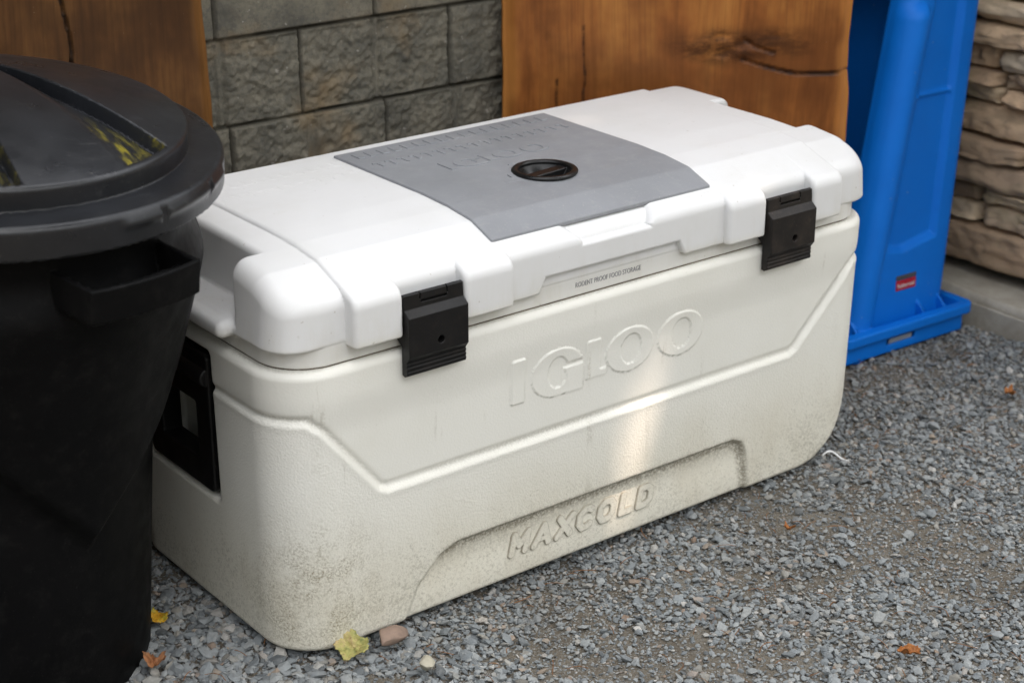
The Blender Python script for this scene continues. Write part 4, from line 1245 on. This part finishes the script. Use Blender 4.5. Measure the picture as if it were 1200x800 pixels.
sd = bpy.data.lights.new('sun', 'SUN'); sd.energy = 2.0; sd.angle = math.radians(0.45); sd.color = (1.0, 0.81, 0.68)
so = bpy.data.objects.new('sun', sd); COL.objects.link(so)
so.rotation_euler = ldir.to_track_quat('Z', 'Y').to_euler(); so.location = ldir * 20

# added unseen tree: its crown blocks the sun, with gaps placed for sun patches
def added_shade_tree():
    rng = np.random.default_rng(77)
    L = np.array(ldir)
    c0 = np.array([0.55, 0.05, 0.25]) + L * 7.0
    ex = np.cross(L, [0, 0, 1]); ex /= np.linalg.norm(ex); ey = np.cross(ex, L)
    n = 26000
    rad = 2.35
    a = rng.uniform(0, 2 * np.pi, n); r = rad * np.sqrt(rng.random(n)); dpt = rng.uniform(-0.9, 0.9, n)
    P = c0 + (r * np.cos(a))[:, None] * ex + (r * np.sin(a))[:, None] * ey + dpt[:, None] * L
    D = rng.normal(size=(n, 3)); D /= np.linalg.norm(D, axis=1)[:, None]
    N = rng.normal(size=(n, 3)) * 0.6 + L * 1.0; N /= np.linalg.norm(N, axis=1)[:, None]
    U = np.cross(N, D); U /= np.linalg.norm(U, axis=1)[:, None]; W = np.cross(N, U)
    ln = rng.uniform(0.05, 0.085, n)[:, None]; wd = ln * 0.62
    V = np.stack([P - U * ln, P - W * wd * 0.8, P + U * ln * 0.2 - W * wd, P + U * ln, P + U * ln * 0.2 + W * wd, P + W * wd * -0.0 - U * ln * 0.9 + W * wd * 0.5], 1)
    # gaps cut in the foliage where sun patches should land on the cooler front
    gaps = []
    for (xa, za), (xb, zb), k, g in (((0.690, 0.262), (0.640, 0.118), 9, 0.0052), ((0.712, 0.235), (0.668, 0.130), 5, 0.0050), ((0.622, 0.270), (0.606, 0.215), 4, 0.0062), ((0.578, 0.150), (0.545, 0.010), 8, 0.0085),
                                   ((0.452, 0.180), (0.436, 0.110), 4, 0.0068), ((0.790, 0.435), (0.775, 0.385), 4, 0.0042), ((0.850, 0.440), (0.847, 0.390), 3, 0.0036), ((0.520, 0.215), (0.512, 0.180), 3, 0.0040)):
        for i in range(k):
            f_ = i / (k - 1)
            gaps.append((xa + (xb - xa) * f_ + 0.004 * math.sin(i * 2.3), za + (zb - za) * f_, g * (0.95 + 0.12 * math.sin(i * 1.7 + xa * 40))))
    keep = np.ones(n, bool)
    for gx, gzz, gr in gaps:
        q = V - np.array([gx, 0.0, gzz])
        u = q @ ex; v = q @ ey
        # nearest point of each leaf outline to the line
        m = np.full(n, 9.0)
        for i in range(6):
            j = (i + 1) % 6
            eu, ev = u[:, j] - u[:, i], v[:, j] - v[:, i]
            t = np.clip(-(u[:, i] * eu + v[:, i] * ev) / (eu ** 2 + ev ** 2 + 1e-12), 0, 1)
            m = np.minimum(m, np.hypot(u[:, i] + eu * t, v[:, i] + ev * t))
        inside = np.hypot(u.mean(1), v.mean(1)) < 0.03
        keep &= (m > gr) & ~inside
    V = V[keep]; n = len(V)
    Q = (np.arange(n) * 6)[:, None] + np.array([[0, 1, 2, 5], [2, 3, 4, 5]]).reshape(1, 8)
    return mesh_np('crown', V.reshape(-1, 3), Q.reshape(-1, 4)), c0
tm = NT('broad_leaf')
tm.set(color=(0.055, 0.10, 0.025), rough=0.55)
crown_me, c0 = added_shade_tree()
tree = empty('added_shade_tree', (c0[0] + 0.4, c0[1] - 0.3, -0.02), 'added tree out of view with leaf gaps cut to drop sun patches on the cooler', 'tree')
cr = link('crown', crown_me, tm.m, tree); cr.location = (-(c0[0] + 0.4), -(c0[1] - 0.3), 0.02)
def trunk():
    bm = bmesh.new()
    prev = None
    rings = []
    hgt = c0[2] + 0.6
    for i in range(14):
        t = i / 13; r = 0.17 * (1 - 0.75 * t) + 0.06 * (1 - t) ** 6
        cx, cy = -0.4 * t + 0.06 * math.sin(t * 5), 0.3 * t + 0.05 * math.cos(t * 4) - 0.05
        rings.append([bm.verts.new((cx + r * math.cos(k / 12 * 6.2832) * (1 + 0.07 * math.sin(3 * k + i)), cy + r * math.sin(k / 12 * 6.2832), hgt * t)) for k in range(12)])
    for a, b in zip(rings[:-1], rings[1:]):
        for k in range(12): bm.faces.new((a[k], a[(k + 1) % 12], b[(k + 1) % 12], b[k]))
    rnd = random.Random(3)
    for i in range(16):
        t0 = rnd.uniform(0.62, 0.98); az = rnd.uniform(0, 6.28); ln = rnd.uniform(0.9, 2.0)
        p0 = Vector((-0.4 * t0, 0.3 * t0, hgt * t0)); dr = Vector((math.cos(az), math.sin(az), rnd.uniform(-0.1, 0.5))).normalized()
        side = dr.cross(Vector((0, 0, 1))).normalized(); up2 = side.cross(dr)
        rr = []
        for j in range(5):
            t = j / 4; r = 0.05 * (1 - 0.8 * t); c = p0 + dr * ln * t + Vector((0, 0, 0.15 * t * t))
            rr.append([bm.verts.new(c + side * r * math.cos(k / 6 * 6.2832) + up2 * r * math.sin(k / 6 * 6.2832)) for k in range(6)])
        for a, b in zip(rr[:-1], rr[1:]):
            for k in range(6): bm.faces.new((a[k], a[(k + 1) % 6], b[(k + 1) % 6], b[k]))
    me = bpy.data.meshes.new('trunk'); bm.to_mesh(me); bm.free()
    return me
link('trunk', trunk(), mat_simple('bark', (0.10, 0.075, 0.055), rough=0.9, bump_scale=40, bump=0.5), tree)

scene.render.engine = 'CYCLES'
scene.view_settings.view_transform = 'Standard'; scene.view_settings.look = 'None'
scene.view_settings.gamma = 1.0; scene.view_settings.use_curve_mapping = False
scene.view_settings.exposure = 1.64
scene.cycles.max_bounces = 6
scene.cycles.use_denoising = True
scene.render.resolution_x = 1024; scene.render.resolution_y = 682
